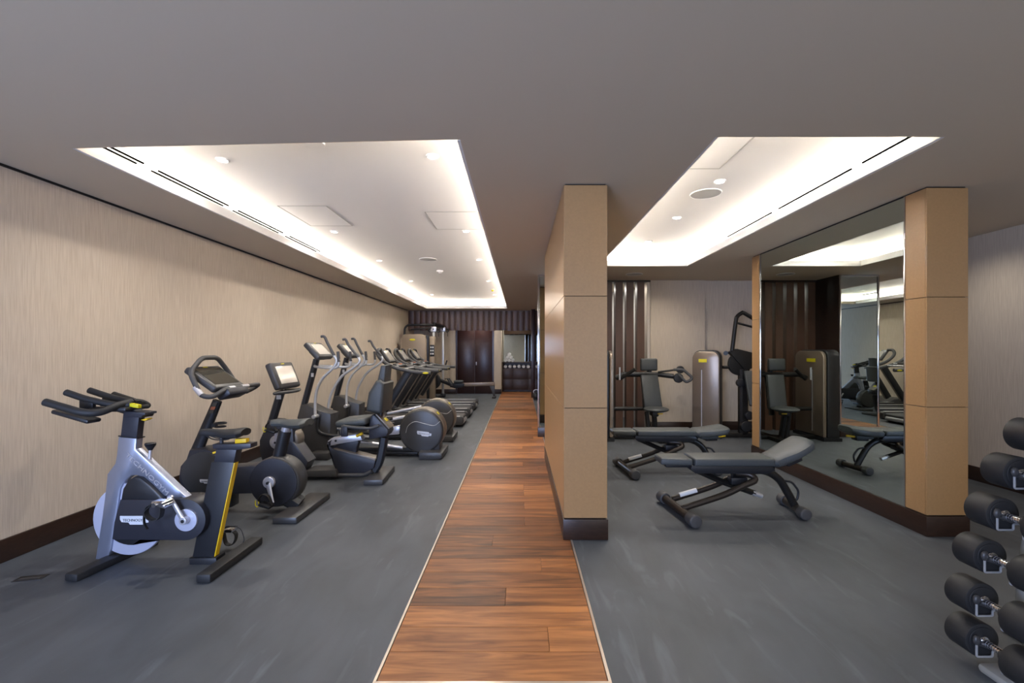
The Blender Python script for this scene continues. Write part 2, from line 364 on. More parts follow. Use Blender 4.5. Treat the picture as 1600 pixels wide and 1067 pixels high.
# mirror stub wall between corridor and free weights
m = MB(); m.bx(0.31, 0.93, 7.42, 7.50, 0, H); m.bx(0.85, 0.93, 7.50, 16.2, 0, H); st = struct(m, 'wall_centre_far', 'dark_wood')
m = MB(); m.bx(0.33, 0.92, 7.405, 7.419, BB, H-0.01); m.build('mirror', 'mirror', st)
m = MB(); m.bx(0.295, 0.325, 7.395, 7.50, BB, H-0.005, bev=0.003); m.bx(0.915, 0.94, 7.395, 7.42, BB, H-0.005, bev=0.003)
m.bx(0.325, 0.915, 7.395, 7.42, BB, BB+0.02); m.bx(0.325, 0.915, 7.395, 7.42, H-0.03, H-0.005); m.build('mirror_frame', 'chrome', st)
m = MB(); m.bx(0.295, 0.935, 7.39, 7.51, 0, BB, bev=0.003); m.build('baseboard', 'dark_wood', st)
# partition clad with leather panels
def partition(name, x0, x1, y0, y1, faces):
    m = MB(); m.bx(x0+0.012, x1-0.012, y0+0.012, y1-0.012, 0, H); root = struct(m, name, 'frame_black')
    zz = [(BB+0.008, 0.973), (0.977, 1.803), (1.807, H-0.012)]
    for f in faces:
        for a, b in zz:
            m = MB()
            if f[0] == 'front': m.bx(f[1]+0.001, f[2]-0.001, y0, y0+0.012, a, b, bev=0.0015, seg=1)
            if f[0] == 'back': m.bx(f[1]+0.001, f[2]-0.001, y1-0.012, y1, a, b, bev=0.0015, seg=1)
            if f[0] == 'left': m.bx(x0, x0+0.0125, f[1]+0.001, f[2]-0.001, a, b, bev=0.0015, seg=1)
            if f[0] == 'right': m.bx(x1-0.0125, x1, f[1]+0.001, f[2]-0.001, a, b, bev=0.0015, seg=1)
            m.build('panel', 'leather_panel', root)
    return root
pa = partition('wall_centre', 0.327, 0.650, 3.374, 5.96, [('front', 0.327, 0.650), ('back', 0.327, 0.650), ('left', 3.386, 5.948), ('right', 3.386, 5.948)])
m = MB(); m.bx(0.322, 0.656, 3.366, 5.968, 0, BB, bev=0.003); m.build('baseboard', 'dark_wood', pa)
pb = partition('wall_mirror_block', 3.068, 3.382, 3.43, 6.01, [('front', 3.068, 3.382), ('back', 3.068, 3.382), ('left', 3.442, 3.62), ('left', 5.82, 5.998), ('right', 3.442, 5.998)])
m = MB(); m.bx(3.060, 3.388, 3.422, 6.018, 0, BB, bev=0.003); m.build('baseboard', 'dark_wood', pb)
m = MB(); m.bx(3.072, 3.078, 3.63, 5.81, BB+0.004, H-0.015); m.build('mirror', 'mirror', pb)
m = MB(); m.bx(3.064, 3.078, 3.62, 3.634, BB, H-0.012, bev=0.002); m.bx(3.064, 3.078, 5.806, 5.82, BB, H-0.012, bev=0.002); m.build('mirror_frame', 'chrome', pb)
# far end of the corridor
YW = 14.8
m = MB(); m.bx(XL, -2.08, YW, YW+0.1, 0, H); m.bx(-0.84, -0.60, YW, YW+0.1, 0, H); m.bx(-2.08, -0.84, YW, YW+0.1, 2.12, H)
m.bx(-0.68, -0.60, YW+0.1, 16.1, 0, H); m.bx(-0.60, 0.93, 16.0, 16.1, 0, H); struct(m, 'wall_far', 'wallpaper')
m = MB(); m.bx(XL, -2.08, YW-0.02, YW, 0, BB, bev=0.003); m.bx(-0.84, -0.595, YW-0.02, YW, 0, BB, bev=0.003); struct(m, 'baseboard_far', 'dark_wood')
m = MB(); m.bx(-2.08, -2.03, YW-0.01, YW+0.06, 0, 2.12); m.bx(-0.89, -0.84, YW-0.01, YW+0.06, 0, 2.12); m.bx(-2.03, -0.89, YW-0.01, YW+0.06, 2.09, 2.12)
dr = struct(m, 'door_1', 'door_wood')
m = MB(); m.bx(-2.028, -1.462, YW+0.0, YW+0.05, 0.005, 2.088, bev=0.003); m.build('door_leaf', 'door_wood', dr)
m = MB(); m.bx(-1.458, -0.892, YW+0.0, YW+0.05, 0.005, 2.088, bev=0.003); m.build('door_leaf', 'door_wood', dr)
m = MB(); m.bx(-1.425, -1.395, YW-0.012, YW, 0.93, 1.04, bev=0.003); tag(m.build('lock_plate', 'light_metal', dr), 'small pale lock plate')
YK = 13.98
m = MB(); m.bx(XL, 0.85, YK+0.05, YK+0.12, 2.06, H); bh = struct(m, 'wall_bulkhead', 'slat_wood')
nb = 24; bw = (0.85-XL)/nb; b0 = None
for k in range(nb):
    if b0 is None:
        m = MB(); pts = []
        for q in range(7):
            a = PI*q/6; pts.append((-math.cos(a)*(bw/2-0.002), -math.sin(a)*0.014))
        quadslab(m, pts, 0, H-2.03); b0 = m.build('board', 'slat_wood', bh); o = b0
    else: o = b0.copy(); COL.objects.link(o)
    o.location = (XL+bw*(k+0.5), YK+0.05, 2.03+random.uniform(-0.01, 0.01)-0.01)
    o.scale = (1, random.uniform(0.7, 1.3), 0.985)
m = MB(); m.bx(0.345, 0.46, 13.55, 13.75, 0, H-0.001, bev=0.003); tag(struct(m, 'column', 'door_wood'), None)

# towel cabinet
cab = thing('towel_cabinet', 'dark wooden cabinet with drawers and mirror back in the far alcove', 'cabinet', (0.1, 15.75, 0))
m = MB(); m.bx(-0.69, 0.72, -0.2, 0.22, 0.06, 0.80); m.bx(-0.69, 0.72, -0.16, 0.22, 0, 0.06); m.bx(-0.69, -0.665, -0.22, 0.22, 0.8, 0.985); m.bx(-0.69, 0.72, 0.20, 0.22, 0.8, 0.985); m.build('body', 'cabinet_wood', cab)
m = MB(); m.bx(-0.70, 0.74, -0.24, 0.22, 0.985, 1.01, bev=0.003); m.build('countertop', 'cabinet_wood', cab)
for a, b in ((-0.685, -0.33), (-0.325, 0.19), (0.195, 0.71)):
    for c, d in ((0.07, 0.425), (0.432, 0.79)):
        m = MB(); m.bx(a, b, -0.222, -0.2, c, d, bev=0.003); m.build('drawer', 'cabinet_wood', cab)
m = MB(); m.bx(-0.69, 0.74, 0.225, 0.235, 1.015, 2.3); m.build('mirror', 'mirror', cab)
def towel(loc, label, group, rz=0.0):
    m = MB(); m.cyl((0, -0.12, 0.06), (0, 0.12, 0.06), 0.058, 20, bev=0.015)
    r = m.build('rolled_towel', 'towel_white'); r.location = loc; r.rotation_euler = (0, 0, rz); tag(r, label, 'towel', group)
    pts = [Vector((math.cos(a)*(0.008+0.0028*a), -0.122, 0.06+math.sin(a)*(0.008+0.0028*a))) for a in [q*0.5 for q in range(32)]]
    m = MB(); m.tube(pts, 0.0025, 5, smooth=0); m.build('roll_end', 'ceiling_grey', r)
    return r
names = ['leftmost', 'second from left', 'third from left', 'fourth from left', 'fifth from left', 'sixth from left', 'seventh from left', 'eighth, right of the dark column']
for k in range(8):
    towel((-0.485+k*0.155, 15.665, 0.802), 'rolled white towel in the cabinet slot row, '+names[k], 'rolled towels in the slot row')
pyr = [(-0.50, 1.01, 'bottom row left'), (-0.38, 1.01, 'bottom row middle'), (-0.26, 1.01, 'bottom row right'), (-0.44, 1.112, 'middle row left'), (-0.32, 1.112, 'middle row right'), (-0.38, 1.214, 'on top')]
for xx, zz, s_ in pyr: towel((xx+0.02, 15.72, zz), 'rolled white towel of the pyramid on the cabinet, '+s_, 'towel pyramid')

# ---------------------------------------------------------------- ceiling fittings
lamp0 = []
def downlight(x, y, label, z=2.9, grp='recessed downlights'):
    r = thing('downlight', label, 'ceiling light', (x, y, z), 0, grp)
    if not lamp0:
        m = MB(); m.torus((0, 0, -0.004), 0.042, 0.009, 'Z', 20); a = m.build('trim_ring', 'cove_paint', r)
        m = MB(); m.cyl((0, 0, -0.004), (0, 0, -0.001), 0.036, 16); b = m.build('lamp', 'lamp', r); lamp0.extend([a, b])
    else:
        for q in lamp0: c = q.copy(); COL.objects.link(c); c.parent = r
    l = bpy.data.lights.new('spot', 'SPOT'); l.energy = SPOT; l.spot_size = math.radians(158); l.spot_blend = 0.9; l.shadow_soft_size = 0.035; l.color = (1, 0.93, 0.85)
    o = bpy.data.objects.new('spot', l); COL.objects.link(o); o.parent = r; o.location = (0, 0, -0.02)
ordn = ['first', 'second', 'third', 'fourth', 'fifth']
for k, yy in enumerate((3.57, 5.72, 7.55, 9.75, 12.1)):
    downlight(-2.33, yy, 'downlight in the left cove, wall side, %s from the camera' % ordn[k])
for k, yy in enumerate((3.50, 5.70, 7.48, 9.75, 12.1)):
    downlight(-0.67, yy, 'downlight in the left cove, corridor side, %s from the camera' % ordn[k])
for k, yy in enumerate((4.02, 5.12, 6.24)):
    downlight(1.77, yy, 'downlight in the right cove, %s from the camera' % ordn[k])
downlight(-1.3, 14.4, 'small downlight above the double doors behind the bulkhead', H-0.001)
downlight(-0.1, 14.9, 'small downlight above the towel cabinet', H-0.001)
def speaker(x, y, label, rad=0.14, z=2.9):
    r = thing('ceiling_speaker', label, 'speaker', (x, y, z), 0)
    m = MB(); m.torus((0, 0, -0.004), rad, 0.006, 'Z', 32); m.build('rim', 'cove_paint', r)
    m = MB(); m.cyl((0, 0, -0.006), (0, 0, -0.001), rad-0.005, 32); m.build('grille', 'ceiling_grey', r)
speaker(-1.5, 7.46, 'round grey ceiling speaker in the left light cove'); speaker(1.775, 4.34, 'round grey ceiling speaker in the right light cove')
speaker(1.85, 7.35, 'round vent in the dark ceiling before the slatted wall', 0.13, H)
r = thing('smoke_detector', 'white dome detector behind the speaker in the left cove', 'detector', (-1.49, 8.5, 2.9))
m = MB(); m.cyl((0, 0, -0.03), (0, 0, -0.001), 0.06, 24, bev=0.006); m.build('base', 'cove_paint', r)
m = MB(); m.cyl((0, 0, -0.06), (0, 0, -0.03), 0.025, 16, r2=0.045); m.build('sensor', 'ceiling_grey', r)
r = thing('ceiling_beacon', 'small yellow-green beacon on the cove ceiling at the far corridor corner', 'detector', (-0.66, 11.1, 2.9))
m = MB(); m.cyl((0, 0, -0.015), (0, 0, -0.001), 0.045, 20); m.build('base', 'cove_paint', r)
m = MB(); m.ball((0, 0, -0.03), (0.035, 0.035, 0.025)); m.build('lens', 'badge_yellow', r)
r = thing('smoke_detector', 'white disc cut off by the front edge of the left cove', 'detector', (-1.49, 3.26, 2.9))
m = MB(); m.cyl((0, 0, -0.02), (0, 0, -0.001), 0.09, 24, bev=0.006); m.build('base', 'cove_paint', r)
def diffuser(x, y0, y1, side, label):
    r = thing('linear_diffuser', label, 'air vent', (x, (y0+y1)/2, 2.9), 0, 'linear air slots in the coves'); L_ = (y1-y0)/2
    for s_ in (-0.028, 0.028):
        m = MB(); m.bx(s_-0.006, s_+0.006, -L_, L_, -0.012, -0.0005); m.build('slot', 'slot_black', r)
for k, (a, b) in enumerate(((2.62, 3.63), (3.78, 4.69), (4.85, 5.77), (5.93, 6.85))):
    diffuser(-3.03, a, b, 0, 'thin black double air slot in the left cove, %s from the camera' % ordn[k])
for k, (a, b) in enumerate(((2.55, 3.62), (3.74, 4.79), (4.92, 5.97))):
    diffuser(2.755, a, b, 0, 'thin black double air slot in the right cove, %s from the camera' % ordn[k])
def hatch(x0, x1, y0, y1, label):
    r = thing('access_panel', label, 'access panel', ((x0+x1)/2, (y0+y1)/2, 2.9)); a = (x1-x0)/2; b = (y1-y0)/2
    m = MB(); m.bx(-a, a, -b, b, -0.004, -0.0005); m.build('panel', 'cove_paint', r)
    m = MB(); g = 0.006
    for q in ((-a-g, -a+g, -b, b), (a-g, a+g, -b, b), (-a, a, -b-g, -b+g), (-a, a, b-g, b+g)): m.bx(q[0], q[1], q[2], q[3], -0.0055, -0.003)
    m.build('frame', 'ceiling_grey', r)
hatch(1.15, 1.64, 2.9, 3.74, 'flush white access panel near the front of the right cove')
hatch(-1.02, -0.45, 4.9, 5.6, 'flush white access panel in the left cove by the corridor downlight')
hatch(-2.5, -2.0, 4.7, 5.45, 'flush white access panel in the left cove on the wall side')

def badge(parent, c, w, h, m='badge_white', txt=True, M=Matrix(), name='badge'):
    """wordmark plate: stepped silver plate with the maker's lettering, facing -y"""
    b = MB(); pts = [(-w/2, 0.1*h), (-w/2+0.06*w, -0.22*h), (-0.2*w, -0.25*h), (-0.15*w, -0.5*h), (0.3*w, -0.5*h), (0.33*w, -0.3*h), (0.5*w, -0.25*h), (0.5*w, 0.25*h), (0.33*w, 0.28*h), (0.3*w, 0.5*h), (-w/2, 0.5*h)]
    b.prism(pts, -0.002, 0.002, M=Matrix.Translation(c) @ M); o = b.build(name, m, parent)
    if txt: text('TECHNOGYM', w*0.128, 'lettering', 'letter_dark', o, Matrix.Translation(Vector(c)) @ M @ Matrix.Translation((0, -0.0025, 0)) @ FACE_Y, 0.0008)
    return o

def saddle(m, c, L_, W, Ht, nose=0.3):
    """rider's saddle, nose towards -x"""
    rows = []; n = 14
    for i in range(n+1):
        t = i/n; x = c[0]-L_/2+L_*t
        wd = W/2*(nose+(1-nose)*(1/(1+math.exp(-(t-0.55)*11))))*(1 if t < 0.93 else 0.93)
        if i == 0: wd *= 0.55
        if i == n: wd *= 0.75
        zt = c[2]+0.004*math.cos((t-0.1)*PI*2)+0.006*t
        hh = Ht*(0.75 if i in (0, n) else 1.0)*(0.7+0.3*t)
        ring = []
        for k in range(16):
            a = 2*PI*k/16; ca, sa = math.cos(a), math.sin(a)
            z = zt+(sa*hh*0.3 if sa > 0 else sa*hh*(0.55+0.45*abs(ca)))-(abs(ca)**2)*hh*0.25
            ring.append((x, c[1]+ca*wd, z))
        rows.append(ring)
    m.grid(rows)

# ================================================================ SPIN BIKE
f = Fr(-2.3, 3.03)
t = 0.03
sb = thing('spin_bike', 'silver and black spin bike with a yellow stripe down its seat post', 'exercise bike', (-2.3, 3.03, 0))
m = MB()
m.prism(f.poly(Z1, [(378, 312), (466, 320), (462, 372), (706, 602), (700, 612), (630, 608), (575, 585), (520, 525), (470, 497), (440, 498), (410, 520), (390, 560), (378, 640), (345, 850), (325, 900), (268, 897), (300, 700), (318, 560), (325, 490), (362, 440), (370, 400)], -t), -t, t, bev=0.012)
m.build('frame', 'silver_paint', sb)
m = MB(); m.prism(f.poly(Z6, [(780, 568), (968, 592), (966, 602), (778, 578)], -t-0.004), -t-0.004, t+0.004, bev=0.002); m.build('collar', 'plastic_black', sb)
m = MB(); m.prism(f.poly(Z6, [(802, 585), (826, 375), (985, 385), (960, 600)], -0.027), -0.027, 0.027, bev=0.006)
m.prism(f.poly(Z6, [(826, 380), (832, 325), (1045, 345), (1045, 365), (1020, 372), (1008, 395)], -0.05), -0.05, 0.05, bev=0.005); m.build('handlebar_post', 'plastic_navy', sb)
m = MB(); m.prism(f.poly(Z6, [(840, 325), (850, 290), (930, 300), (950, 330)], -0.03), -0.03, 0.03, bev=0.003)
bars = MB()
for s in (-1, 1):
    o_ = lambda X, y_, Zz: (X+2.3, s*y_, Zz)
    bars.tube([o_(-2.915, .235, 1.085), o_(-2.80, .23, 1.05), o_(-2.70, .22, 1.02), o_(-2.63, .18, 1.015), o_(-2.60, .09, 1.045), o_(-2.585, 0, 1.06)], 0.0235, 12)
    bars.tube([o_(-2.94, .08, 1.13), o_(-2.80, .08, 1.085), o_(-2.64, .07, 1.05), o_(-2.56, .03, 1.045)], 0.021, 12)
hb = bars.build('handlebar', 'rubber_black', sb)
b = MB()
for s in (-1, 1):
    b.box((-0.50, s*0.08, 1.05), (0.09, 0.03, 0.07), bev=0.008)
    b.box((-0.49, s*0.165, 0.99), (0.24, 0.10, 0.028), rot=(0, 0.28, 0), bev=0.012)
b.box((-0.36, 0, 1.02), (0.24, 0.20, 0.03), bev=0.012); b.build('handlebar_tray', 'plastic_black', sb)
m.build('clamp', 'plastic_black', sb)
m = MB(); m.prism(f.poly(Z6, [(860, 255), (905, 252), (978, 268), (975, 300), (925, 292), (862, 275)], -0.05), -0.05, -0.02, bev=0.003); tag(m.build('lever', 'badge_yellow', sb), 'yellow clamp lever')
m = MB(); m.prism(f.poly(Z6, [(1000, 415), (1050, 400), (1080, 405), (1040, 425)], -0.02), -0.02, 0.02, bev=0.002); tag(m.build('lever', 'yellow', sb), 'yellow release lever')
m = MB(); a = f.p(Z6, 1090, 800); c = f.p(Z6, 1098, 722)+V(0, 0, .008); m.cyl(a-V(0, 0, .01), c, 0.010, 12); m.build('knob_stem', 'light_metal', sb)
m = MB(); m.cyl(c, c+V(0, 0, 0.035), 0.012, 20, r2=0.032); m.cyl(c+V(0, 0, 0.035), c+V(0, 0, 0.05), 0.032, 20, bev=0.008); m.build('brake_knob', 'plastic_black', sb)
fc = f.p(Z1, 440, 700, 0.0); m = MB(); m.cyl(fc-V(0, 0.018, 0), fc+V(0, 0.018, 0), 0.238, 48, bev=0.006); m.build('flywheel', 'flywheel_metal', sb)
# drive cover
def arc(cx, cy, r, a0, a1, n=12): return [(cx+r*math.cos(math.radians(a0+(a1-a0)*k/n)), cy-r*math.sin(math.radians(a0+(a1-a0)*k/n))) for k in range(n+1)]
m = MB(); m.prism(f.poly(Z1, [(352, 800), (362, 720), (390, 612), (560, 612), (700, 610)]+arc(697, 707, 98, 90, -90, 14)+[(560, 803)], -0.075), -0.075, 0.075, bev=0.012)
m.build('drive_cover', 'plastic_navy', sb)
m = MB(); m.prism(f.poly(Z1, [(388, 625), (400, 560), (425, 520), (455, 502), (485, 508), (530, 545), (575, 590), (595, 618)], -0.06), -0.06, 0.05, bev=0.012)
m.prism(f.poly(Z1, [(356, 795)]+arc(440, 690, 138, 229, 335, 12)+[(600, 800)], -0.05), -0.05, 0.05, bev=0.006); m.build('wheel_guard', 'plastic_black', sb)
badge(sb, f.p(Z1, 457, 709, -0.078), 0.185, 0.056)
c = f.p(Z1, 700, 710, -0.09)
m = MB(); m.cyl(c-V(0, 0.0, 0), c+V(0, 0.02, 0), 0.072, 36, bev=0.003); m.build('crank_disc', 'flywheel_metal', sb)
cr = MB(); e = f.p(Z1, 628, 602, -0.115); s_ = f.p(Z1, 692, 712, -0.115)
cr.tube([s_, e], 0.017, 10, ry=0.010, r1=0.013, smooth=0); cr.cyl(s_-V(0, .012, 0), s_+V(0, .03, 0), 0.024, 20, bev=0.004); cr.cyl(e-V(0, .01, 0), e+V(0, .01, 0), 0.015, 16)
cko = cr.build('crank', 'light_metal', sb)
m = MB(); m.cyl(s_-V(0, .014, 0), s_-V(0, .01, 0), 0.011, 16); m.build('crank_bolt', 'plastic_black', cko)
pe = f.p(Z1, 590, 628, -0.17)
m = MB(); m.box(pe, (0.085, 0.075, 0.022), rot=(0, 0.3, 0), bev=0.004); m.cyl(pe+V(0, 0.0, 0), e+V(0, 0, 0), 0.008, 10)
m.cyl(pe+V(-.02, -.045, 0), pe+V(-.02, .045, 0), 0.014, 12); m.cyl(pe+V(.022, -.045, 0.005), pe+V(.022, .045, 0.005), 0.012, 12); m.build('pedal', 'chrome', sb)
m = MB(); m.tube([pe+V(-.05, 0, -.0), pe+V(-.09, 0, -.02), pe+V(-.10, 0, -.07), pe+V(-.06, 0, -.105), pe+V(-.01, 0, -.085), pe+V(.0, 0, -.02)], 0.005, 6, ry=0.022)
m.tube([pe+V(-.06, -.01, -.01), pe+V(-.10, -.01, -.05), pe+V(-.105, -.01, -.12), pe+V(-.085, -.01, -.16)], 0.004, 6, ry=0.010); m.build('toe_cage', 'rubber_black', sb)
e2 = 2*Vector((s_.x, 0, s_.z))-Vector((e.x, 0, e.z)); e2.y = 0.115
m = MB(); m.tube([V(s_.x, .115, s_.z), e2], 0.017, 10, ry=.010, smooth=0); m.build('crank', 'light_metal', sb)
m = MB(); m.box(e2+V(.02, .06, -.02), (0.085, 0.075, 0.022), bev=0.004); m.build('pedal', 'chrome', sb)
m = MB(); m.tube([e2+V(.04, .06, -.02), e2+V(.07, .06, -.06), e2+V(.05, .06, -.12), e2+V(0, .06, -.12), e2+V(-.02, .06, -.04)], 0.005, 6, ry=0.02)
m.tube([e2+V(.03, .05, .0), e2+V(.10, .05, -.01), e2+V(.13, .05, -.08), e2+V(.12, .05, -.12)], 0.003, 6); m.build('toe_cage', 'rubber_black', sb)
# seat post
m = MB(); m.prism(f.poly(Z1, [(822, 431), (930, 433), (834, 890), (730, 895)], -0.028), -0.028, 0.028, bev=0.006); m.build('seat_tube', 'plastic_black', sb)
P1, P2 = f.p(Z1, 930, 437, -0.028), f.p(Z1, 836, 884, -0.028)
m = MB(); m.prism([P1+V(-.004, 0, 0), P1+V(.004, 0, 0), P2+V(.004, 0, 0), P2+V(-.004, 0, 0)], -0.024, 0.018, bev=0.001); tag(m.build('stripe', 'yellow', sb), 'yellow stripe')
m = MB(); m.prism(f.poly(Z1, [(715, 890), (845, 890), (850, 935), (718, 932)], -0.05), -0.05, 0.05, bev=0.008); m.build('boot', 'plastic_black', sb)
m = MB(); m.prism(f.poly(Z1, [(845, 372), (942, 374), (930, 436), (835, 432)], -0.035), -0.035, 0.035, bev=0.004)
m.prism(f.poly(Z1, [(828, 348), (1010, 345), (1010, 366), (940, 376), (830, 370)], -0.04), -0.04, 0.04, bev=0.004)
c = f.p(Z1, 872, 335); m.cyl(c-V(0, 0, .02), c+V(0, 0, .03), 0.012, 14); m.build('seat_slider', 'plastic_navy', sb)
m = MB(); m.prism(f.poly(Z1, [(935, 323), (988, 322), (988, 340), (935, 344)], -0.02), -0.02, 0.02, bev=0.003); tag(m.build('lever', 'yellow', sb), 'yellow saddle lever')
m = MB(); m.prism(f.poly(Z1, [(828, 385), (850, 380), (850, 388), (830, 394)], -0.02), -0.02, 0.02, bev=0.001); tag(m.build('lever', 'yellow', sb), 'yellow height lever')
c = f.p(Z1, 880, 286); m = MB(); saddle(m, c, 0.305, 0.17, 0.058); m.build('saddle', 'rubber_black', sb)
m = MB()
for s in (-1, 1): m.tube([c+V(-.11, s*.01, -.025), c+V(-.05, s*.02, -.05), c+V(.04, s*.02, -.05), c+V(.1, s*.035, -.02)], 0.004, 8)
m.build('saddle_rail', 'plastic_black', sb)
def foot(parent, x0, x1, y0, y1, h, yaw=0.0, mt='rubber_black', name='foot', b=0.012):
    m = MB(); m.box(((x0+x1)/2, (y0+y1)/2, h/2), (x1-x0, y1-y0, h), rot=(0, 0, yaw), bev=b); return m.build(name, mt, parent)
foot(sb, 0.35, 0.44, -0.295, 0.27, 0.055); foot(sb, -0.43, -0.34, -0.28, 0.27, 0.05, -0.12)
# embossed wordmark down the frame beam
mid = f.p(Z1, 518, 490, -t-0.001); text('TECHNOGYM', 0.05, 'lettering', 'light_metal', sb, Matrix.Translation(mid) @ Matrix.Rotation(math.radians(44), 4, 'Y') @ FACE_Y @ Matrix.Diagonal((1.22, 0.8, 1, 1)), 0.002)

# ================================================================ UPRIGHT BIKE
f = Fr(-2.3, 4.0)
ub = thing('upright_bike', 'charcoal upright bike with looped handlebar behind the silver spin bike', 'exercise bike', (-2.3, 4.0, 0))
def hdisc(m, c, r, y0, y1, bev=0.02, seg=40): m.cyl((c.x, y0, c.z), (c.x, y1, c.z), r, seg, bev=bev); return m
m = MB(); hdisc(m, f.p(Z2, 598, 762, -.09), 0.218, -0.085, 0.085, 0.03); rh = m.build('rear_housing', 'plastic_charcoal', ub)
m = MB(); hdisc(m, f.p(Z2, 590, 762, -.1), 0.205, -0.093, -0.08, 0.004); m.build('side_cover', 'plastic_navy', rh)
m = MB(); m.prism(f.poly(Z2, [(180, 690), (470, 668), (560, 680), (590, 700), (590, 820), (180, 830)], -0.085), -0.088, 0.08, bev=0.012); m.build('beam', 'plastic_navy', ub)
m = MB(); m.prism(f.poly(Z2, [(122, 580), (200, 572), (270, 592), (300, 680), (300, 820), (250, 858), (150, 862), (90, 820), (62, 740), (72, 670), (105, 630)], -0.1), -0.1, 0.1, bev=0.025)
fh = m.build('front_housing', 'plastic_navy', ub)
m = MB(); hdisc(m, f.p(Z2, 205, 715, -.105), 0.19, -0.106, -0.09, 0.004); m.build('side_cover', 'plastic_charcoal', fh)
badge(fh, f.p(Z2, 222, 755, -.11), 0.11, 0.035)
m = MB(); a = f.p(Z2, 168, 590); b = f.p(Z2, 285, 305); m.tube([a, b], 0.045, 8, ry=0.035, r1=0.034, smooth=0, sq=True); po = m.build('post', 'plastic_black', ub)
for (za, zb, mm) in ((0.90, 0.97, 'screen_dark'), (0.83, 0.89, 'label_orange'), (0.76, 0.825, 'screen_dark')):
    p1 = a.lerp(b, za); p2 = a.lerp(b, zb); m = MB(); m.prism([p1+V(.0, 0, 0)+V(-.01, 0, 0), p1+V(.028, 0, 0), p2+V(.028, 0, 0), p2+V(-.01, 0, 0)], -0.039, -0.0365); m.build('sticker', mm, po)
c = a.lerp(b, 0.58)+V(.10, 0, -.01); m = MB(); m.torus(c, 0.045, 0.008); m.torus(c-V(0, 0, .03), 0.042, 0.006); m.box(c+V(-.055, 0, -.015), (.05, .03, .04)); m.build('bottle_ring', 'plastic_black', ub)
# console: slab tilted towards the rider, built around its own axis
def console(parent, c, tilt, wy, h, th, screen='screen', sw=0.78, sh=0.62, name='console', shift=0.02, mt='plastic_charcoal'):
    """centre c of slab; tilt = angle of its face from vertical (facing +x)"""
    M = Matrix.Translation(c) @ Matrix.Rotation(-tilt, 4, 'Y')
    m = MB(); t_ = bmesh.new(); bmesh.ops.create_cube(t_, size=1); bmesh.ops.scale(t_, vec=(th, wy, h), verts=t_.verts)
    bmesh.ops.bevel(t_, geom=t_.edges[:], offset=th*0.32, segments=3, profile=0.5, affect='EDGES'); m._merge(t_, M)
    t_ = bmesh.new(); bmesh.ops.create_cube(t_, size=1); bmesh.ops.scale(t_, vec=(th*0.8, wy*0.6, h*0.6), verts=t_.verts)
    bmesh.ops.bevel(t_, geom=t_.edges[:], offset=th*0.3, segments=2, profile=0.5, affect='EDGES'); m._merge(t_, M @ Matrix.Translation((-th*0.6, 0, -h*0.1)))
    o = m.build(name, mt, parent)
    m = MB(); t_ = bmesh.new(); bmesh.ops.create_cube(t_, size=1); bmesh.ops.scale(t_, vec=(0.004, wy*sw, h*sh), verts=t_.verts)
    m._merge(t_, M @ Matrix.Translation((th/2+0.001, 0, -shift*0))); m.build('screen', screen, o)
    m = MB(); t_ = bmesh.new(); bmesh.ops.create_cube(t_, size=1); bmesh.ops.scale(t_, vec=(0.003, wy*0.14, h*0.035), verts=t_.verts)
    m._merge(t_, M @ Matrix.Translation((th/2+0.001, 0, h*0.42))); m.build('badge', 'badge_yellow', o)
    return o
console(ub, V(-0.375, 0, 1.155), 0.95, 0.40, 0.31, 0.06, 'screen_dark', 0.8, 0.72)
m = MB(); m.box((-0.22, 0.0, 1.03), (0.12, 0.28, 0.07), rot=(0, -0.5, 0), bev=0.02); m.build('console_base', 'plastic_navy', ub)
L_ = [(-0.205, -0.12, 1.075), (-0.235, -0.25, 1.015), (-0.32, -0.265, 1.03), (-0.425, -0.24, 1.22), (-0.425, -0.10, 1.34)]
m = MB(); m.tube(L_+[(x, -y_, z) for x, y_, z in reversed(L_)], 0.0205, 12, fil=0.05); m.tube([(-0.205, -0.13, 1.075), (-0.205, 0.30, 1.078)], 0.0185, 12, smooth=0)
m.tube([(-0.205, 0.20, 1.078), (-0.19, 0.33, 1.08), (-0.235, 0.36, 1.05), (-0.27, 0.31, 1.02), (-0.26, 0.25, 1.02)], 0.0185, 12)
hbx = m.build('handlebar', 'grip_grey', ub)
for y0, y1 in ((-0.09, -0.01), (0.09, 0.19)):
    m = MB(); m.cyl((-0.205, y0, 1.0765), (-0.205, y1, 1.0765), 0.0197, 14); m.build('pulse_sensor', 'light_metal', hbx)
m = MB(); m.tube([(-0.31, -0.266, 1.037), (-0.37, -0.26, 1.098)], 0.0216, 12, smooth=0); m.build('pulse_sensor', 'light_metal', hbx)
m = MB(); m.box((-0.30, -0.02, 1.10), (0.10, 0.03, 0.03), rot=(0, 0.5, 0.4), bev=0.01); m.build('stop_lever', 'plastic_navy', ub)
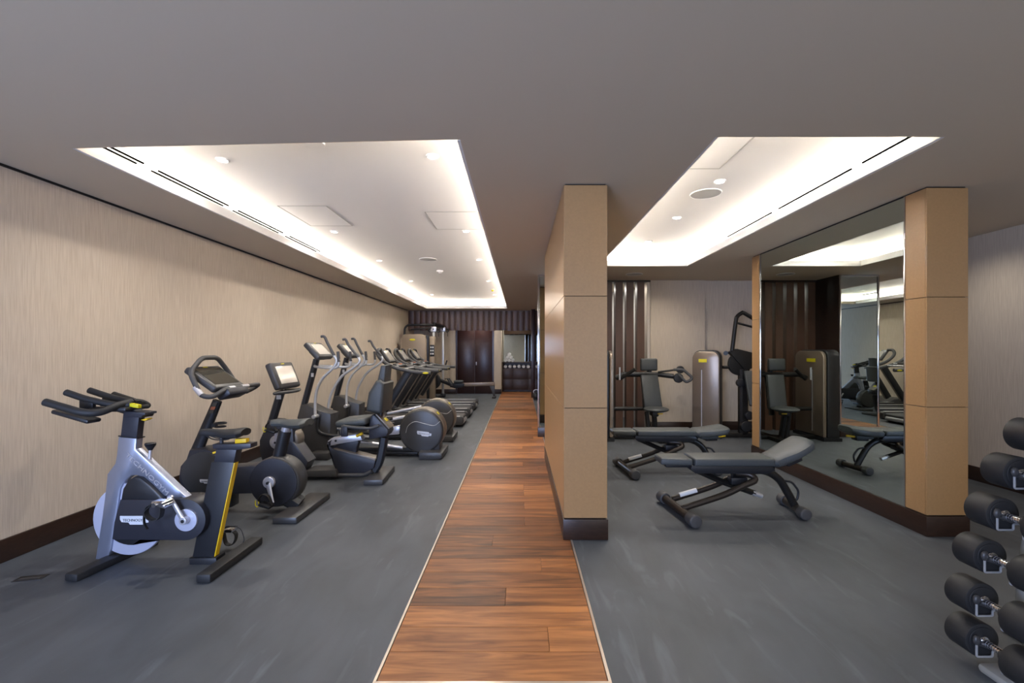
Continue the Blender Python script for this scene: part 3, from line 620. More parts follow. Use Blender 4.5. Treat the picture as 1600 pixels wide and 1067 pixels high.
# seat
m = MB(); m.tube([f.p(Z2, 628, 612), f.p(Z2, 660, 475)], 0.052, 20, smooth=0); m.build('seat_post', 'plastic_black', ub)
m = MB(); m.tube([f.p(Z2, 658, 485), f.p(Z2, 668, 452)], 0.036, 20, smooth=0); m.build('post_collar', 'light_metal', ub)
c = f.p(Z2, 690, 422); m = MB(); saddle(m, c, 0.33, 0.27, 0.075, 0.45); m.build('seat', 'vinyl_grey', ub)
def crank_set(parent, c, e, r, y, strapdir=1, rp=0.05, hub='light_metal'):
    """hub disc, crank arm and pedal with yellow strap on the near side"""
    m = MB(); m.cyl((c.x, y, c.z), (c.x, y+0.03, c.z), rp, 28, bev=0.006)
    m.tube([V(c.x, y-0.005, c.z), V(e.x, y-0.02, e.z)], 0.024, 10, ry=0.010, r1=0.015, smooth=0); o = m.build('crank', hub, parent)
    m = MB(); m.cyl((c.x, y-0.018, c.z), (c.x, y+0.0, c.z), 0.012, 14); m.build('crank_bolt', 'plastic_black', o)
    m = MB(); m.box((e.x-0.02, y-0.075, e.z), (0.10, 0.085, 0.025), rot=(0, 0.3, 0), bev=0.008); m.cyl((e.x, y-0.06, e.z), (e.x, y, e.z), 0.01, 10); pd = m.build('pedal', 'plastic_black', parent)
    m = MB(); m.tube([(e.x-.065, y-.075, e.z), (e.x-.08, y-.08, e.z+.05), (e.x-.045, y-.075, e.z+.09), (e.x+.0, y-.075, e.z+.07), (e.x+.03, y-.075, e.z)], 0.006, 8, ry=0.018); m.build('strap', 'rubber_black', pd)
    m = MB(); x_, z_ = e.x-0.085, e.z+0.0
    m.tube([(x_-.012, y-.10, z_+.045), (x_-.012, y-.10, z_+.01), (x_+.002, y-.10, z_-.008), (x_+.016, y-.10, z_+.01), (x_+.012, y-.10, z_+.035)], 0.004, 8); tag(m.build('strap_buckle', 'badge_yellow', pd), 'yellow strap buckle')
crank_set(ub, f.p(Z2, 575, 758, -.1), f.p(Z2, 598, 868, -.12), 0.1, -0.125)
m = MB(); m.tube([f.p(Z2, 650, 830, -.02)+V(0, 0, 0), V(0.37, 0, 0.05)], 0.06, 8, ry=0.07, smooth=0, sq=True); m.build('rear_stem', 'plastic_black', ub)
foot(ub, 0.30, 0.50, -0.33, 0.33, 0.055, 0.0, 'plastic_charcoal'); foot(ub, -0.52, -0.38, -0.28, 0.30, 0.05, 0, 'plastic_charcoal')
m = MB(); m.bx(-0.55, -0.2, -0.06, 0.06, 0.04, 0.2, bev=0.01); m.build('front_stem', 'plastic_black', ub)

# ================================================================ RECUMBENT BIKE
f = Fr(-2.0, 5.02)
rb = thing('recumbent_bike', 'recumbent bike with tall padded backrest, pale screen and silver seat rail', 'exercise bike', (-2.0, 5.02, 0))
m = MB(); a = f.p(Z7, 130, 545); b = f.p(Z7, 198, 320); m.tube([a, b], 0.038, 8, ry=0.035, smooth=0, sq=True); po = m.build('post', 'plastic_black', rb)
p1 = a.lerp(b, .84); m = MB(); m.box(p1+V(.01, -.037, 0), (.05, .003, .045)); m.build('sticker', 'silver_grey', po)
console(rb, V(-0.605, 0, 1.125), 0.38, 0.46, 0.30, 0.075, 'screen', 0.76, 0.66)
m = MB(); m.tube([(-0.60, -0.03, 0.96), (-0.575, -0.235, 0.95), (-0.545, -0.24, 0.955), (-0.49, -0.1, 0.955), (-0.48, 0, 0.955), (-0.49, 0.1, 0.955), (-0.545, 0.24, 0.955), (-0.575, 0.235, 0.95), (-0.60, 0.03, 0.96)], 0.017, 12); m.build('handlebar', 'grip_grey', rb)
m = MB(); m.prism(f.poly(Z7, [(88, 540), (160, 545), (290, 600), (300, 760), (330, 850), (300, 950), (120, 950), (50, 880), (22, 790), (24, 700), (60, 620)], -0.1), -0.1, 0.1, bev=0.02); fh = m.build('front_housing', 'plastic_navy', rb)
m = MB(); c = f.p(Z7, 262, 690, -.0); hdisc(m, c, 0.135, -0.06, 0.10, 0.03); c = f.p(Z7, 300, 870, 0); hdisc(m, c, 0.16, -0.10, 0.12, 0.04); m.build('rear_bulge', 'plastic_brown', fh)
m = MB(); m.prism(f.poly(Z7, [(250, 660), (330, 745), (420, 870), (380, 950), (240, 950)], -.09), -0.105, 0.1, bev=.02); m.build('cover', 'plastic_navy', fh)
c = f.p(Z7, 165, 715, -.13); m = MB(); hdisc(m, c, 0.075, -0.14, -0.10, 0.008); m.build('crank_hub', 'silver_grey', rb)
crank_set(rb, f.p(Z7, 165, 715, -.13), f.p(Z7, 175, 615, -.14), 0.1, -0.15, rp=0.045)
foot(rb, -0.83, -0.68, -0.28, 0.28, 0.05, 0, 'plastic_charcoal')
m = MB(); m.prism(f.poly(Z4, [(-60, 728), (0, 712), (50, 665), (370, 655), (390, 690), (385, 730), (10, 732)], -0.12), -0.12, 0.12, bev=0.008); m.build('step_plate', 'plastic_charcoal', rb)
m = MB(); m.tube([f.p(Z4, 340, 708, -.04), f.p(Z4, 700, 706, -.04), f.p(Z4, 780, 660, -.04)], 0.03, 12, ry=.04, fil=.05); m.build('base_tube', 'plastic_charcoal', rb)
m = MB(); m.prism(f.poly(Z4, [(300, 392), (352, 430), (600, 480), (812, 552), (792, 635), (705, 694), (392, 690), (350, 600), (275, 365), (330, 330)], -0.07), -0.07, 0.07, bev=0.012); bd = m.build('body', 'plastic_navy', rb)
m = MB(); m.prism(f.poly(Z4, [(345, 428), (372, 424), (812, 535), (810, 556)], -0.074), -0.078, 0.074, bev=0.003); m.build('body_trim', 'plastic_brown', bd)
m = MB(); m.prism(f.poly(Z4, [(290, 345), (330, 312), (600, 262), (640, 270), (668, 330), (400, 375), (312, 395)], -0.05), -0.05, 0.05, bev=0.006); rl = m.build('seat_rail', 'light_metal', rb)
m = MB(); m.prism(f.poly(Z4, [(285, 348), (318, 345), (322, 390), (300, 385)], -0.055), -0.055, 0.055, bev=.004); m.build('rail_cap', 'plastic_navy', rl)
m = MB(); hdisc(m, f.p(Z4, 380, 338, -.05), 0.012, -0.056, -0.045, 0.002, 14); m.build('rail_bolt', 'plastic_black', rl)
m = MB(); m.prism(f.poly(Z4, [(600, 300), (640, 345), (620, 400), (610, 470), (520, 450), (380, 415), (340, 400)], 0.0), -0.03, 0.06, bev=.01); m.build('carriage', 'plastic_navy', rb)
m = MB(); m.tube([f.p(Z4, 908, 300), f.p(Z4, 885, 440), f.p(Z4, 850, 580), f.p(Z4, 800, 665)], 0.042, 8, ry=0.04, sq=True); m.build('rear_leg', 'plastic_black', rb)
m = MB(); m.prism(f.poly(Z4, [(752, 75), (775, 55), (800, 58), (945, 215), (950, 250), (930, 290), (790, 322), (735, 318), (740, 180)], -0.11), -0.11, 0.11, bev=0.015); sh = m.build('seat_bracket', 'plastic_navy', rb)
P1 = f.p(Z4, 800, 58, -.11); P2 = f.p(Z4, 945, 215, -.11)
m = MB(); m.prism([P1, P1+V(.014, 0, .010), P2+V(.014, 0, .010), P2], -0.09, 0.10, bev=.004); bp_ = m.build('back_plate', 'plastic_brown', sh)
c = (P1+P2)/2+V(.017, .09, .012); m = MB(); m.box(V(c.x, 0.02, c.z), (0.006, .07, .045), rot=(0, -0.72+PI/2-PI/2, 0), bev=.002); m.build('badge', 'badge_yellow', bp_)
m = MB(); q = f.p(Z4, 610, 118); m.box(q+V(0, 0, 0.0), (0.34, 0.40, 0.075), rot=(0, -0.10, 0), bev=0.034, seg=4); m.build('seat', 'vinyl_grey', rb)
m = MB(); m.box(q+V(0.02, 0, -.06), (0.25, 0.3, 0.05), bev=0.01); m.build('seat_pan', 'plastic_black', rb)
for s, dy in ((1, -0.25), (-1, 0.25)):
    k = lambda x, y_: Vector((f.p(Z4, x, y_, -.25).x, dy, f.p(Z4, x, y_, -.25).z))
    m = MB(); m.tube([k(465, 260), k(455, 185), k(500, 185), k(600, 195), k(740, 203), k(850, 172)], 0.016, 12, smooth=5); m.build('side_handle', 'grip_grey', rb)
    m = MB(); m.box(k(475, 235), (0.07, 0.03, 0.11), bev=.008); m.build('handle_bracket', 'plastic_navy', rb)
m = MB(); m.tube([f.p(Z4, 605, 288, -.09), f.p(Z4, 672, 256, -.09)], 0.016, 12, smooth=0); tag(m.build('lever', 'yellow', rb), 'yellow seat lever')
def ypad(m, pts, y0, y1, bev): m.prism(pts, y0, y1, bev=bev, seg=4)
m = MB(); ypad(m, f.poly(Z5, [(828, 605), (870, 592), (925, 640), (900, 960), (860, 975), (720, 945), (722, 880), (745, 740)], -0.2), -0.2, 0.2, 0.035); bk = m.build('backrest', 'vinyl_dark', rb)
m = MB(); ypad(m, f.poly(Z5, [(848, 608), (884, 440), (900, 430), (950, 432), (930, 640)], -0.12), -0.12, 0.12, 0.02); m.build('headrest', 'vinyl_dark', bk)
m = MB(); m.tube([f.p(Z5, 905, 900), f.p(Z4, 850, 150)], 0.025, 10, smooth=0); m.build('back_bar', 'plastic_black', rb)
foot(rb, 0.36, 0.56, -0.293, 0.29, 0.06, 0.06, 'plastic_charcoal')

# ================================================================ ELLIPTICALS
f = Fr(-1.9, 6.1)
el = thing('elliptical_trainer', 'elliptical trainer nearest the camera, round rear housing with a silver badge', 'elliptical', (-1.9, 6.1, 0), 0, 'elliptical trainers along the left wall')
m = MB(); a = f.p(Z5, 38, 872); b = f.p(Z5, 175, 365); m.tube([a, b], 0.035, 8, ry=0.04, smooth=0, sq=True); m.tube([a, a+(a-b)*0.3], 0.035, 8, ry=0.04, smooth=0, sq=True); po = m.build('post', 'plastic_black', el)
m = MB(); m.box(a.lerp(b, .66)+V(.02, -.042, 0), (.035, .003, .05)); m.build('sticker', 'silver_grey', po)
console(el, f.p(Z5, 200, 275)+V(0, 0, 0), 0.75, 0.44, 0.27, 0.07, 'screen', 0.76, 0.66)
m = MB()
for s in (-1, 1):
    m.tube([(-.83, s*.03, 1.20), (-.76, s*.15, 1.19), (-.54, s*.20, 1.175), (-.46, s*.21, 1.19), (-.44, s*.21, 1.25), (-.45, s*.21, 1.37)], 0.017, 12)
fx = m.build('fixed_handle', 'silver_grey', el)
for s in (-1, 1):
    m = MB(); m.tube([(-.441, s*.21, 1.255), (-.446, s*.21, 1.32), (-.452, s*.21, 1.39)], 0.019, 12); m.build('grip', 'grip_grey', fx)
def arm(dy, dx, pts_grip, pts_arm):
    g = [f.p(Z5, x, y_, dy) for x, y_ in pts_arm]; m = MB(); m.tube(g, 0.019, 12); ao = m.build('swing_arm', 'silver_grey', el)
    g2 = [f.p(Z5, x, y_, dy) for x, y_ in pts_grip]; m = MB(); m.tube(g2, 0.017, 12, r1=0.019); m.build('grip', 'grip_grey', ao)
    m = MB(); m.cyl((g[-1].x, dy-0.06, g[-1].z), (g[-1].x, dy+.09, g[-1].z) if dy < 0 else (g[-1].x, dy+.04, g[-1].z), 0.026, 18, bev=.004); m.build('pivot', 'silver_grey', ao)
arm(-0.207, 0, [(225, 112), (265, 118), (300, 190), (372, 325)], [(368, 320), (400, 385), (355, 465), (240, 580), (180, 700), (160, 850), (162, 1000)])
arm(0.207, 0, [(465, 145), (500, 148), (540, 220), (645, 345)], [(640, 340), (655, 390), (590, 455), (450, 560), (350, 720), (312, 850), (305, 960)])
m = MB(); m.prism(f.poly(Z3, [(268, 575), (286, 503), (330, 505), (400, 540), (478, 562), (478, 650), (470, 720), (500, 800), (460, 850), (335, 850)], -0.14), -0.14, 0.14, bev=0.015); fh = m.build('front_housing', 'plastic_charcoal', el)
m = MB(); pc = f.p(Z5, 235, 975); m.cyl((pc.x, -.15, pc.z), (pc.x, .19, pc.z), 0.055, 24, bev=.01); m.build('pivot_barrel', 'plastic_charcoal', fh)
m = MB(); m.box((pc.x+.0, 0.0, pc.z+.056), (.07, .12, .006), bev=.002); m.build('badge', 'badge_yellow', fh)
foot(el, -0.78, -0.54, -0.30, 0.30, 0.10, 0, 'plastic_charcoal', b=0.02)
m = MB(); m.bx(-0.6, 0.6, -0.05, 0.05, 0.05, 0.11, bev=.008); m.bx(-.35, .55, -.09, .09, .03, .06, bev=.004); m.build('base_rail', 'plastic_black', el)
hc = f.p(Z3, 1058, 672, -.15)
m = MB(); hdisc(m, hc, 0.298, -0.11, 0.13, 0.03, 56); rh = m.build('rear_housing', 'plastic_brown', el)
m = MB(); hdisc(m, hc-V(0, 0, 0), 0.287, -0.145, -0.10, 0.03, 56); m.bx(hc.x+0.02, hc.x+0.24, -0.12, 0.10, 0.09, hc.z-0.1, bev=.02); sc_ = m.build('side_cover', 'plastic_charcoal', rh)
m = MB(); m.tube([(hc.x-.20, -.147, hc.z-.02), (hc.x-.17, -.147, hc.z+.07), (hc.x-.08, -.147, hc.z+.125), (hc.x+.04, -.147, hc.z+.10), (hc.x+.17, -.147, hc.z+.075), (hc.x+.25, -.147, hc.z+.13)], 0.004, 8); m.build('trim_line', 'silver_grey', sc_)
badge(sc_, V(hc.x+0.04, -0.148, hc.z-0.035), 0.19, 0.06, M=Matrix.Rotation(0.12, 4, 'Y'))
m = MB(); m.box((hc.x+.20, -0.02, hc.z+.22), (.006, .06, .045), rot=(0, -0.8, 0), bev=.002); m.build('badge', 'badge_yellow', rh)
m = MB(); X0_ = f.p(Z4, 1285, 500, -.24).x; m.prism([(X0_, 0.0), (X0_+.24, 0.0), (X0_+.30, .02), (X0_+.30, .085), (X0_+.24, .10), (X0_, .10)], -0.27, 0.27, bev=.02); m.build('foot', 'plastic_charcoal', el)
for s, zz in ((-1, (0.27, 0.20)), (1, (0.50, 0.42))):
    m = MB()
    if s < 0: m.tube([f.p(Z4, 560, 335, -.15), f.p(Z4, 1110, 415, -.15)], 0.022, 12, smooth=0)
    else: m.tube([f.p(Z4, 700, 165, .12), f.p(Z4, 1135, 75, .12)], 0.022, 12, smooth=0)
    lk = m.build('pedal_link', 'light_metal', el)
    c = f.p(Z4, 620, 300, -.16) if s < 0 else f.p(Z4, 330, 190, .15)
    m = MB(); m.box(c+V(-.02, 0, .02), (0.40, 0.15, 0.03), rot=(0, 0.28 if s > 0 else .1, 0), bev=.01); m.box(c+V(-.20, 0, .06), (0.03, 0.15, 0.08), bev=.01); m.build('footplate', 'plastic_charcoal', el)
    m = MB(); e0 = V(pc.x+.02, s*.16, pc.z-.02); m.tube([e0, e0+V(.02, 0, -.2), c+V(-.16, 0, 0)], 0.024, 10, ry=.018); m.build('rocker', 'plastic_black', el)
m = MB(); m.prism(f.poly(Z4, [(960, 200), (1075, 175), (1080, 230), (1060, 270), (955, 275)], -.06), -0.06, 0.06, bev=.006); m.build('roller_guide', 'light_metal', el)
e2_ = copy_tree(el); e2_.location = (-1.9-0.02, 7.22, 0); e2_['label'] = 'second elliptical trainer, between the nearest one and the treadmills'

# ================================================================ TREADMILLS
f = Fr(-2.0, 8.7)
td = thing('treadmill', 'treadmill nearest the camera with a yellow badge on its near handrail end', 'treadmill', (-2.0, 8.7, 0), 0, 'treadmills along the left wall')
XE = 0.92
m = MB(); m.bx(-0.95, XE, -0.30, 0.30, 0.10, 0.165, bev=.008); m.build('deck', 'plastic_black', td)
m = MB(); m.bx(-0.55, XE-.01, -0.27, 0.27, 0.163, 0.172, bev=.002); m.cyl((XE-.015, -.27, .135), (XE-.015, .27, .135), .036, 18); m.build('belt', 'grip_grey', td)
for s in (-1, 1):
    m = MB(); m.prism([(-0.95, .04), (XE+.02, .04), (XE+.05, .07), (XE+.05, .17), (XE+.02, .195), (-0.95, .195)], s*.385, s*.285, bev=.01) if s > 0 else m.prism([(-0.95, .04), (XE+.02, .04), (XE+.05, .07), (XE+.05, .17), (XE+.02, .195), (-0.95, .195)], -.385, -.285, bev=.01)
    sr = m.build('side_rail', 'plastic_charcoal', td)
    m = MB(); m.bx(-0.6, XE-.02, min(s*.375, s*.30), max(s*.375, s*.30), .193, .200, bev=.002); m.build('foot_strip', 'silver_grey', sr)
    m = MB(); m.bx(XE-.25, XE-.1, min(s*.36, s*.31), max(s*.36, s*.31), 0, .05, bev=.01); m.bx(-.85, -.7, min(s*.36, s*.31), max(s*.36, s*.31), 0, .05, bev=.01); m.build('foot', 'rubber_black', sr)
m = MB(); m.prism([(-0.95, .10), (-0.50, .10), (-0.50, .2), (-0.62, .27), (-0.85, .29), (-0.95, .25)], -.36, .36, bev=.02); m.build('motor_hood', 'plastic_charcoal', td)
near = [f.p(ZT, x, y_, -.4) for x, y_ in ((92, 165), (105, 240), (190, 340), (330, 418), (520, 470), (700, 500), (905, 512))]
for s in (-1, 1):
    hp = [Vector((p.x, s*.40-(s*.06 if i == 0 else 0), p.z)) for i, p in enumerate(near)]
    hp = [Vector((near[0].x, s*.2, near[0].z+.01))]+hp
    m = MB(); m.tube(hp, 0.031, 12, ry=0.031, r1=0.036, smooth=6); hr = m.build('handrail', 'grip_grey', td)
    e = hp[-1]
    m = MB(); m.ball(e+V(-.09, s*.032 if s > 0 else -.036, .0), (.055, .008, .018)); tag(m.build('badge', 'badge_yellow', hr), 'yellow badge')
    a = f.p(ZT, 235, 1000, -.4); b = f.p(ZT, 560, 490, -.4)
    m = MB(); m.tube([V(a.x-.05, s*.36, a.z-.10), V(b.x, s*.375, b.z)], 0.065, 8, ry=0.03, smooth=0, sq=True); up_ = m.build('upright', 'plastic_black', td)
    m = MB(); m.tube([V(a.x+.03, s*.36, a.z-.12), V(b.x+.08, s*.375, b.z-.02)], 0.010, 8, ry=.02, smooth=0); m.build('edge_trim', 'plastic_brown', up_)
cc = f.p(ZT, 262, 255, -.2); cc.y = 0
console(td, V(-.52, 0, 1.292), 0.63, 0.42, 0.29, 0.055, 'screen', 0.72, 0.72)
m = MB()
for dz, dx in ((-.19, .19), (-.235, .33)): m.tube([(cc.x+dx, -.38, cc.z+dz), (cc.x+dx, .38, cc.z+dz)], 0.018, 10, ry=0.02, smooth=0)
m.build('crossbar', 'silver_grey', td)
m = MB(); m.box((cc.x+.16, 0, cc.z-.17), (.14, .5, .03), rot=(0, .25, 0), bev=.008); tr = m.build('tray', 'plastic_charcoal', td)
m = MB(); m.box((cc.x+.17, .0, cc.z-.15), (.05, .10, .02), bev=.006); tag(m.build('stop_button', 'label_orange', tr), 'red stop button')
m = MB(); m.cyl((XE+.0, -.25, .075), (XE+.0, .25, .075), .045, 20, bev=.006); m.build('rear_roller_cover', 'silver_grey', td)
for k, (yy, lb) in enumerate(((9.84, 'middle treadmill of the three, second from the camera'), (11.0, 'farthest treadmill of the three, beside the beige cable machine'))):
    c_ = copy_tree(td); c_.location = (-2.0, yy, 0); c_['label'] = lb

# ================================================================ CABLE MACHINE
f = Fr(-2.8, 12.8)
cm = thing('cable_machine', 'beige cable machine with two pale pulley columns in the far left corner', 'weight machine', (-2.8, 12.8, 0))
x0 = f.p(ZC, 50, 500, -.2).x; x1 = f.p(ZC, 350, 500, -.2).x; zt = f.p(ZC, 50, 318, -.2).z
m = MB(); m.prism([(x0, .05), (x1, .05), (x1, zt-.15), (x1-.04, zt-.04), (x1-.15, zt), (x0+.08, zt-.01), (x0+.02, zt-.06), (x0, zt-.15)], -.2, .0, bev=.03); tw = m.build('stack_shroud', 'tower_beige', cm)
m = MB(); m.ball(((x0*.55+x1*.45), -.203, zt-.16), (.08, .006, .03)); m.build('badge', 'badge_yellow', tw)
m = MB(); m.prism([(x1-.02, .05), (x1+.06, .05), (x1+.06, zt-.10), (x1-.02, zt-.02)], -.15, .15, bev=.01); m.build('spine', 'plastic_black', cm)
m = MB(); m.bx(x1+.06, x1+.21, -.08, .12, .05, zt-.06, bev=.02); sp = m.build('side_panel', 'tower_beige', cm)
m = MB(); m.bx(x1+.08, x1+.205, -.088, -.078, zt-.62, zt-.30, bev=.003); ip = m.build('instruction_plate', 'plastic_black', sp)
for i in range(3):
    for j in range(2):
        m = MB(); m.bx(x1+.095+j*.055, x1+.125+j*.055, -.091, -.087, zt-.39-i*.09, zt-.35-i*.09); m.build('pictogram', 'label_white', ip)
m = MB(); m.tube([(x0+.02, .1, .05), (x0+.02, .1, 1.9), (x0+.03, .1, 2.05), (x0+.12, .1, 2.13), (x0+.6, .12, 2.14), (f.p(ZC, 430, 150, .3).x, .3, 2.15)], .03, 12, fil=.12)
m.tube([(x0+.2, .1, 2.0), (x0+.6, .12, 2.04), (f.p(ZC, 430, 150, .3).x, .3, 2.07)], .02, 12); m.build('top_frame', 'frame_black', cm)
cols = []
for (zx, dy, zb) in ((440, .3, 1060), (550, .9, 1060)):
    p = f.p(ZC, zx, 300, dy); cols.append(p)
    m = MB(); m.bx(p.x-.033, p.x+.033, dy-.033, dy+.033, .05, p.z+.05, bev=.006); co = m.build('column', 'silver_grey', cm)
    m = MB(); m.bx(p.x-.08, p.x+.08, dy-.06, dy+.06, p.z+.02, p.z+.16, bev=.01); hd = m.build('pulley_head', 'light_metal', co)
    m = MB(); m.cyl((p.x, dy-.064, p.z+.09), (p.x, dy-.058, p.z+.09), .02, 12); m.build('bolt', 'plastic_black', hd)
    m = MB(); m.torus((p.x+.12, dy, p.z+.06), .045, .016, 'Y', 16); m.tube([(p.x+.14, dy, p.z+.02), (p.x+.14, dy, p.z-.12)], .008, 6, smooth=0); m.torus((p.x-.11, dy, p.z+.06), .04, .016, 'Y', 16); m.build('pulley', 'plastic_black', co)
    m = MB(); m.bx(p.x-.07, p.x+.07, dy-.07, dy+.07, 0.0, .12, bev=.02); m.build('column_foot', 'plastic_black', co)
m = MB(); m.tube([(cols[0].x, .3, 2.17), (cols[1].x, .9, 2.11)], .05, 8, smooth=0, sq=True); m.build('top_beam', 'frame_black', cm)
m = MB(); m.bx(x0, x1+.2, -.2, .5, 0, .06, bev=.01); m.tube([(x1+.1, .1, .04), (cols[0].x, .3, .04), (cols[1].x, .9, .04)], .04, 8, smooth=0, sq=True); m.build('base', 'plastic_black', cm)
m = MB(); m.box((cols[1].x+.1, .85, 1.02), (.04, .05, .20), rot=(0, .3, 0), bev=.01); m.tube([(cols[1].x, .87, .92), (cols[1].x-.12, .87, .90)], .02, 8, smooth=0); m.build('adjuster', 'plastic_black', cm)

# ================================================================ ROWER
f = Fr(-1.3, 13.55)
rw = thing('rowing_machine', 'rowing machine with a long silver rail in front of the double doors', 'rowing machine', (-1.3, 13.55, 0))
m = MB(); m.prism(f.poly(ZR, [(690, 82), (1290, 68), (1292, 120), (900, 130), (690, 125)], 0), -.03, .03, bev=.006); m.build('rail', 'tower_bronze', rw)
m = MB(); m.prism(f.poly(ZR, [(1210, 125), (1292, 120), (1294, 290), (1270, 290), (1262, 250)], 0), -.02, .02, bev=.004); lg = m.build('rear_leg', 'plastic_charcoal', rw)
p = f.p(ZR, 1282, 295); m = MB(); m.bx(p.x-.05, p.x+.05, -.25, .25, 0, .05, bev=.015); m.build('rear_foot', 'rubber_black', lg)
m = MB(); p = f.p(ZR, 745, 58); m.box(p, (.27, .26, .07), bev=.03, seg=3); m.build('seat', 'vinyl_grey', rw)
m = MB(); m.prism(f.poly(ZR, [(640, 95), (690, 70), (830, 85), (830, 130), (780, 150), (690, 160), (610, 140)], 0), -.06, .06, bev=.012); m.build('foot_frame', 'plastic_black', rw)
m = MB(); m.tube([f.p(ZR, 690, 130), f.p(ZR, 500, 55), f.p(ZR, 380, 0)], .05, 8, ry=.045, smooth=0, sq=True); m.build('boom', 'frame_black', rw)
m = MB(); q = f.p(ZR, 340, 10); hdisc(m, V(q.x, 0, .50), .26, -.09, .09, .03, 36); m.build('fan_housing', 'plastic_black', rw)
for s in (-1, 1):
    m = MB(); m.box(V(f.p(ZR, 620, 65).x, s*.13, f.p(ZR, 620, 65).z), (.04, .11, .25), rot=(0, -.6, 0), bev=.012); m.build('footplate', 'plastic_charcoal', rw)
m = MB(); q = f.p(ZR, 560, 20); m.tube([(q.x, -.22, q.z), (q.x-.03, 0, q.z+.01), (q.x, .22, q.z)], .013, 10); m.build('pull_handle', 'plastic_black', rw)
m = MB(); m.bx(q.x-.75, q.x-.60, -.2, .2, 0, .3, bev=.015); m.build('front_leg', 'frame_black', rw)

# ================================================================ BENCHES
f = Fr(1.85, 3.93)
bn = thing('weight_bench', 'adjustable grey bench nearest the camera with its seat end tilted up', 'bench', (1.85, 3.93, 0), 0, 'adjustable benches')
def g(x, y_, dy=0.0): return f.p(ZN, x, y_, dy)
xf = -0.50; xr = 0.53
m = MB(); m.tube([(xf+.03, -.30, .055), (xf-.03, .24, .055)], .036, 14, smooth=0); fb = m.build('front_crossbar', 'frame_bronze', bn)
for q in ((xf+.037, -.36), (xf-.037, .30)):
    m = MB(); s = -1 if q[1] < 0 else 1; m.cyl((q[0], q[1], .055), (q[0]-s*.012*-1, q[1]-s*.10, .055), .052, 20, bev=.010); m.build('end_cap', 'grip_grey', fb)
m = MB(); m.tube([(xr-.02, -.14, .05), (xr+.02, .20, .05)], .033, 14, smooth=0); rbx = m.build('rear_crossbar', 'frame_bronze', bn)
for q in ((xr-.02, -.19), (xr+.02, .25)):
    m = MB(); s = -1 if q[1] < 0 else 1; m.cyl((q[0], q[1], .05), (q[0], q[1]-s*.08, .05), .048, 20, bev=.010); m.build('end_cap', 'grip_grey', rbx)
m = MB()
for s in (-1, 1): m.tube([(xf+.01, s*.12, .08), (xf+.35, s*.12, .19), (.02, s*.12, .27), (.12, s*.115, .315), (.10, s*.08, .35), (.0, s*.04, .355)], .026, 12, smooth=6)
m.build('base_loop', 'frame_bronze', bn)
m = MB(); m.tube([(-.02, 0, .345), (.12, 0, .36), (.26, 0, .365), (.38, 0, .30), (.46, 0, .18), (xr-.005, 0, .06)], .034, 12, ry=.03, smooth=6); m.build('rear_arch', 'frame_black', bn)
m = MB(); m.tube([(.42, 0, .28), (.50, 0, .27), (.56, 0, .19), (.545, 0, .11), (.49, 0, .10)], .010, 10, fil=.03); m.build('carry_handle', 'plastic_black', bn)
m = MB(); m.tube([(-.34, 0, .375), (-.08, 0, .26), (.18, 0, .17)], .024, 4, ry=.026, smooth=0, sq=False); aa = m.build('adjuster_arm', 'frame_black', bn)
m = MB(); m.tube([(.16, 0, .175), (.24, 0, .145)], .022, 12, smooth=0); m.build('arm_end', 'silver_grey', aa)
m = MB(); m.tube([(-.01, 0, .42), (-.01, 0, .30)], .014, 10, smooth=0); m.box((.03, 0, .285), (.14, .09, .06), bev=.01); m.build('ladder_catch', 'plastic_black', bn)
m = MB(); m.prism([(-.40, .435), (.27, .435), (.31, .39), (.24, .36), (-.37, .365), (-.41, .40)], -.10, .10, bev=.01); m.build('pad_tray', 'plastic_black', bn)
def benchpad(m, x0, x1, w0, w1, z, th):
    quads = [(x0, -w0), (x0+.04, -w0-.0), (x1, -w1), (x1, w1), (x0, w0)]
    t_ = bmesh.new(); c = [(x0, -w0), (x1, -w1), (x1, w1), (x0, w0)]
    a = [t_.verts.new((x, y_, z-th)) for x, y_ in c]; b = [t_.verts.new((x, y_, z)) for x, y_ in c]
    t_.faces.new(a); t_.faces.new(b[::-1])
    for i in range(4): t_.faces.new((a[i], b[i], b[(i+1) % 4], a[(i+1) % 4]))
    bmesh.ops.recalc_face_normals(t_, faces=t_.faces[:])
    bmesh.ops.bevel(t_, geom=t_.edges[:], offset=.015, segments=3, profile=.5, affect='EDGES'); m._merge(t_)
m = MB(); benchpad(m, -.385, .285, .135, .135, .495, .062); m.build('back_pad', 'vinyl_grey', bn)
m = MB(); benchpad(m, -.66, -.40, .10, .13, .493, .055); m.build('head_pad', 'vinyl_grey', bn)
m = MB(); m.bx(-.60, -.37, -.04, .04, .40, .44, bev=.008); m.build('head_bracket', 'plastic_black', bn)
def seatpad():
    rows = []; n = 12
    for i in range(n+1):
        t = i/n; x = -.03+.38*t; wd = (.14 if t < .25 else .14+.035*math.sin((t-.25)/.75*PI*.9)) * (0.8 if i in (0, n) else 1)
        zc = .0+.03*t*t; hh = .05*(.6 if i in (0, n) else 1)
        rows.append([(x, math.copysign(abs(math.cos(2*PI*k/18))**.7, math.cos(2*PI*k/18))*wd, zc+math.copysign(abs(math.sin(2*PI*k/18))**.7, math.sin(2*PI*k/18))*hh) for k in range(18)])
    return rows
m = MB(); m.grid(seatpad()); m.box((.15, 0, -.05), (.2, .12, .05), bev=.015)
sp_ = m; spo = sp_.build('seat_pad', 'vinyl_grey', bn); spo.location = (.31, 0, .455); spo.rotation_euler = (0, -.42, 0)
m = MB(); m.bx(.10, .24, -.05, .05, -.10, -.045, bev=.012); m.build('seat_bracket', 'plastic_black', spo)
m = MB(); m.tube([(.24, -.02, -.055), (.34, -.02, -.05)], .012, 10, smooth=0); tag(m.build('lever', 'yellow', spo), 'yellow seat lever')
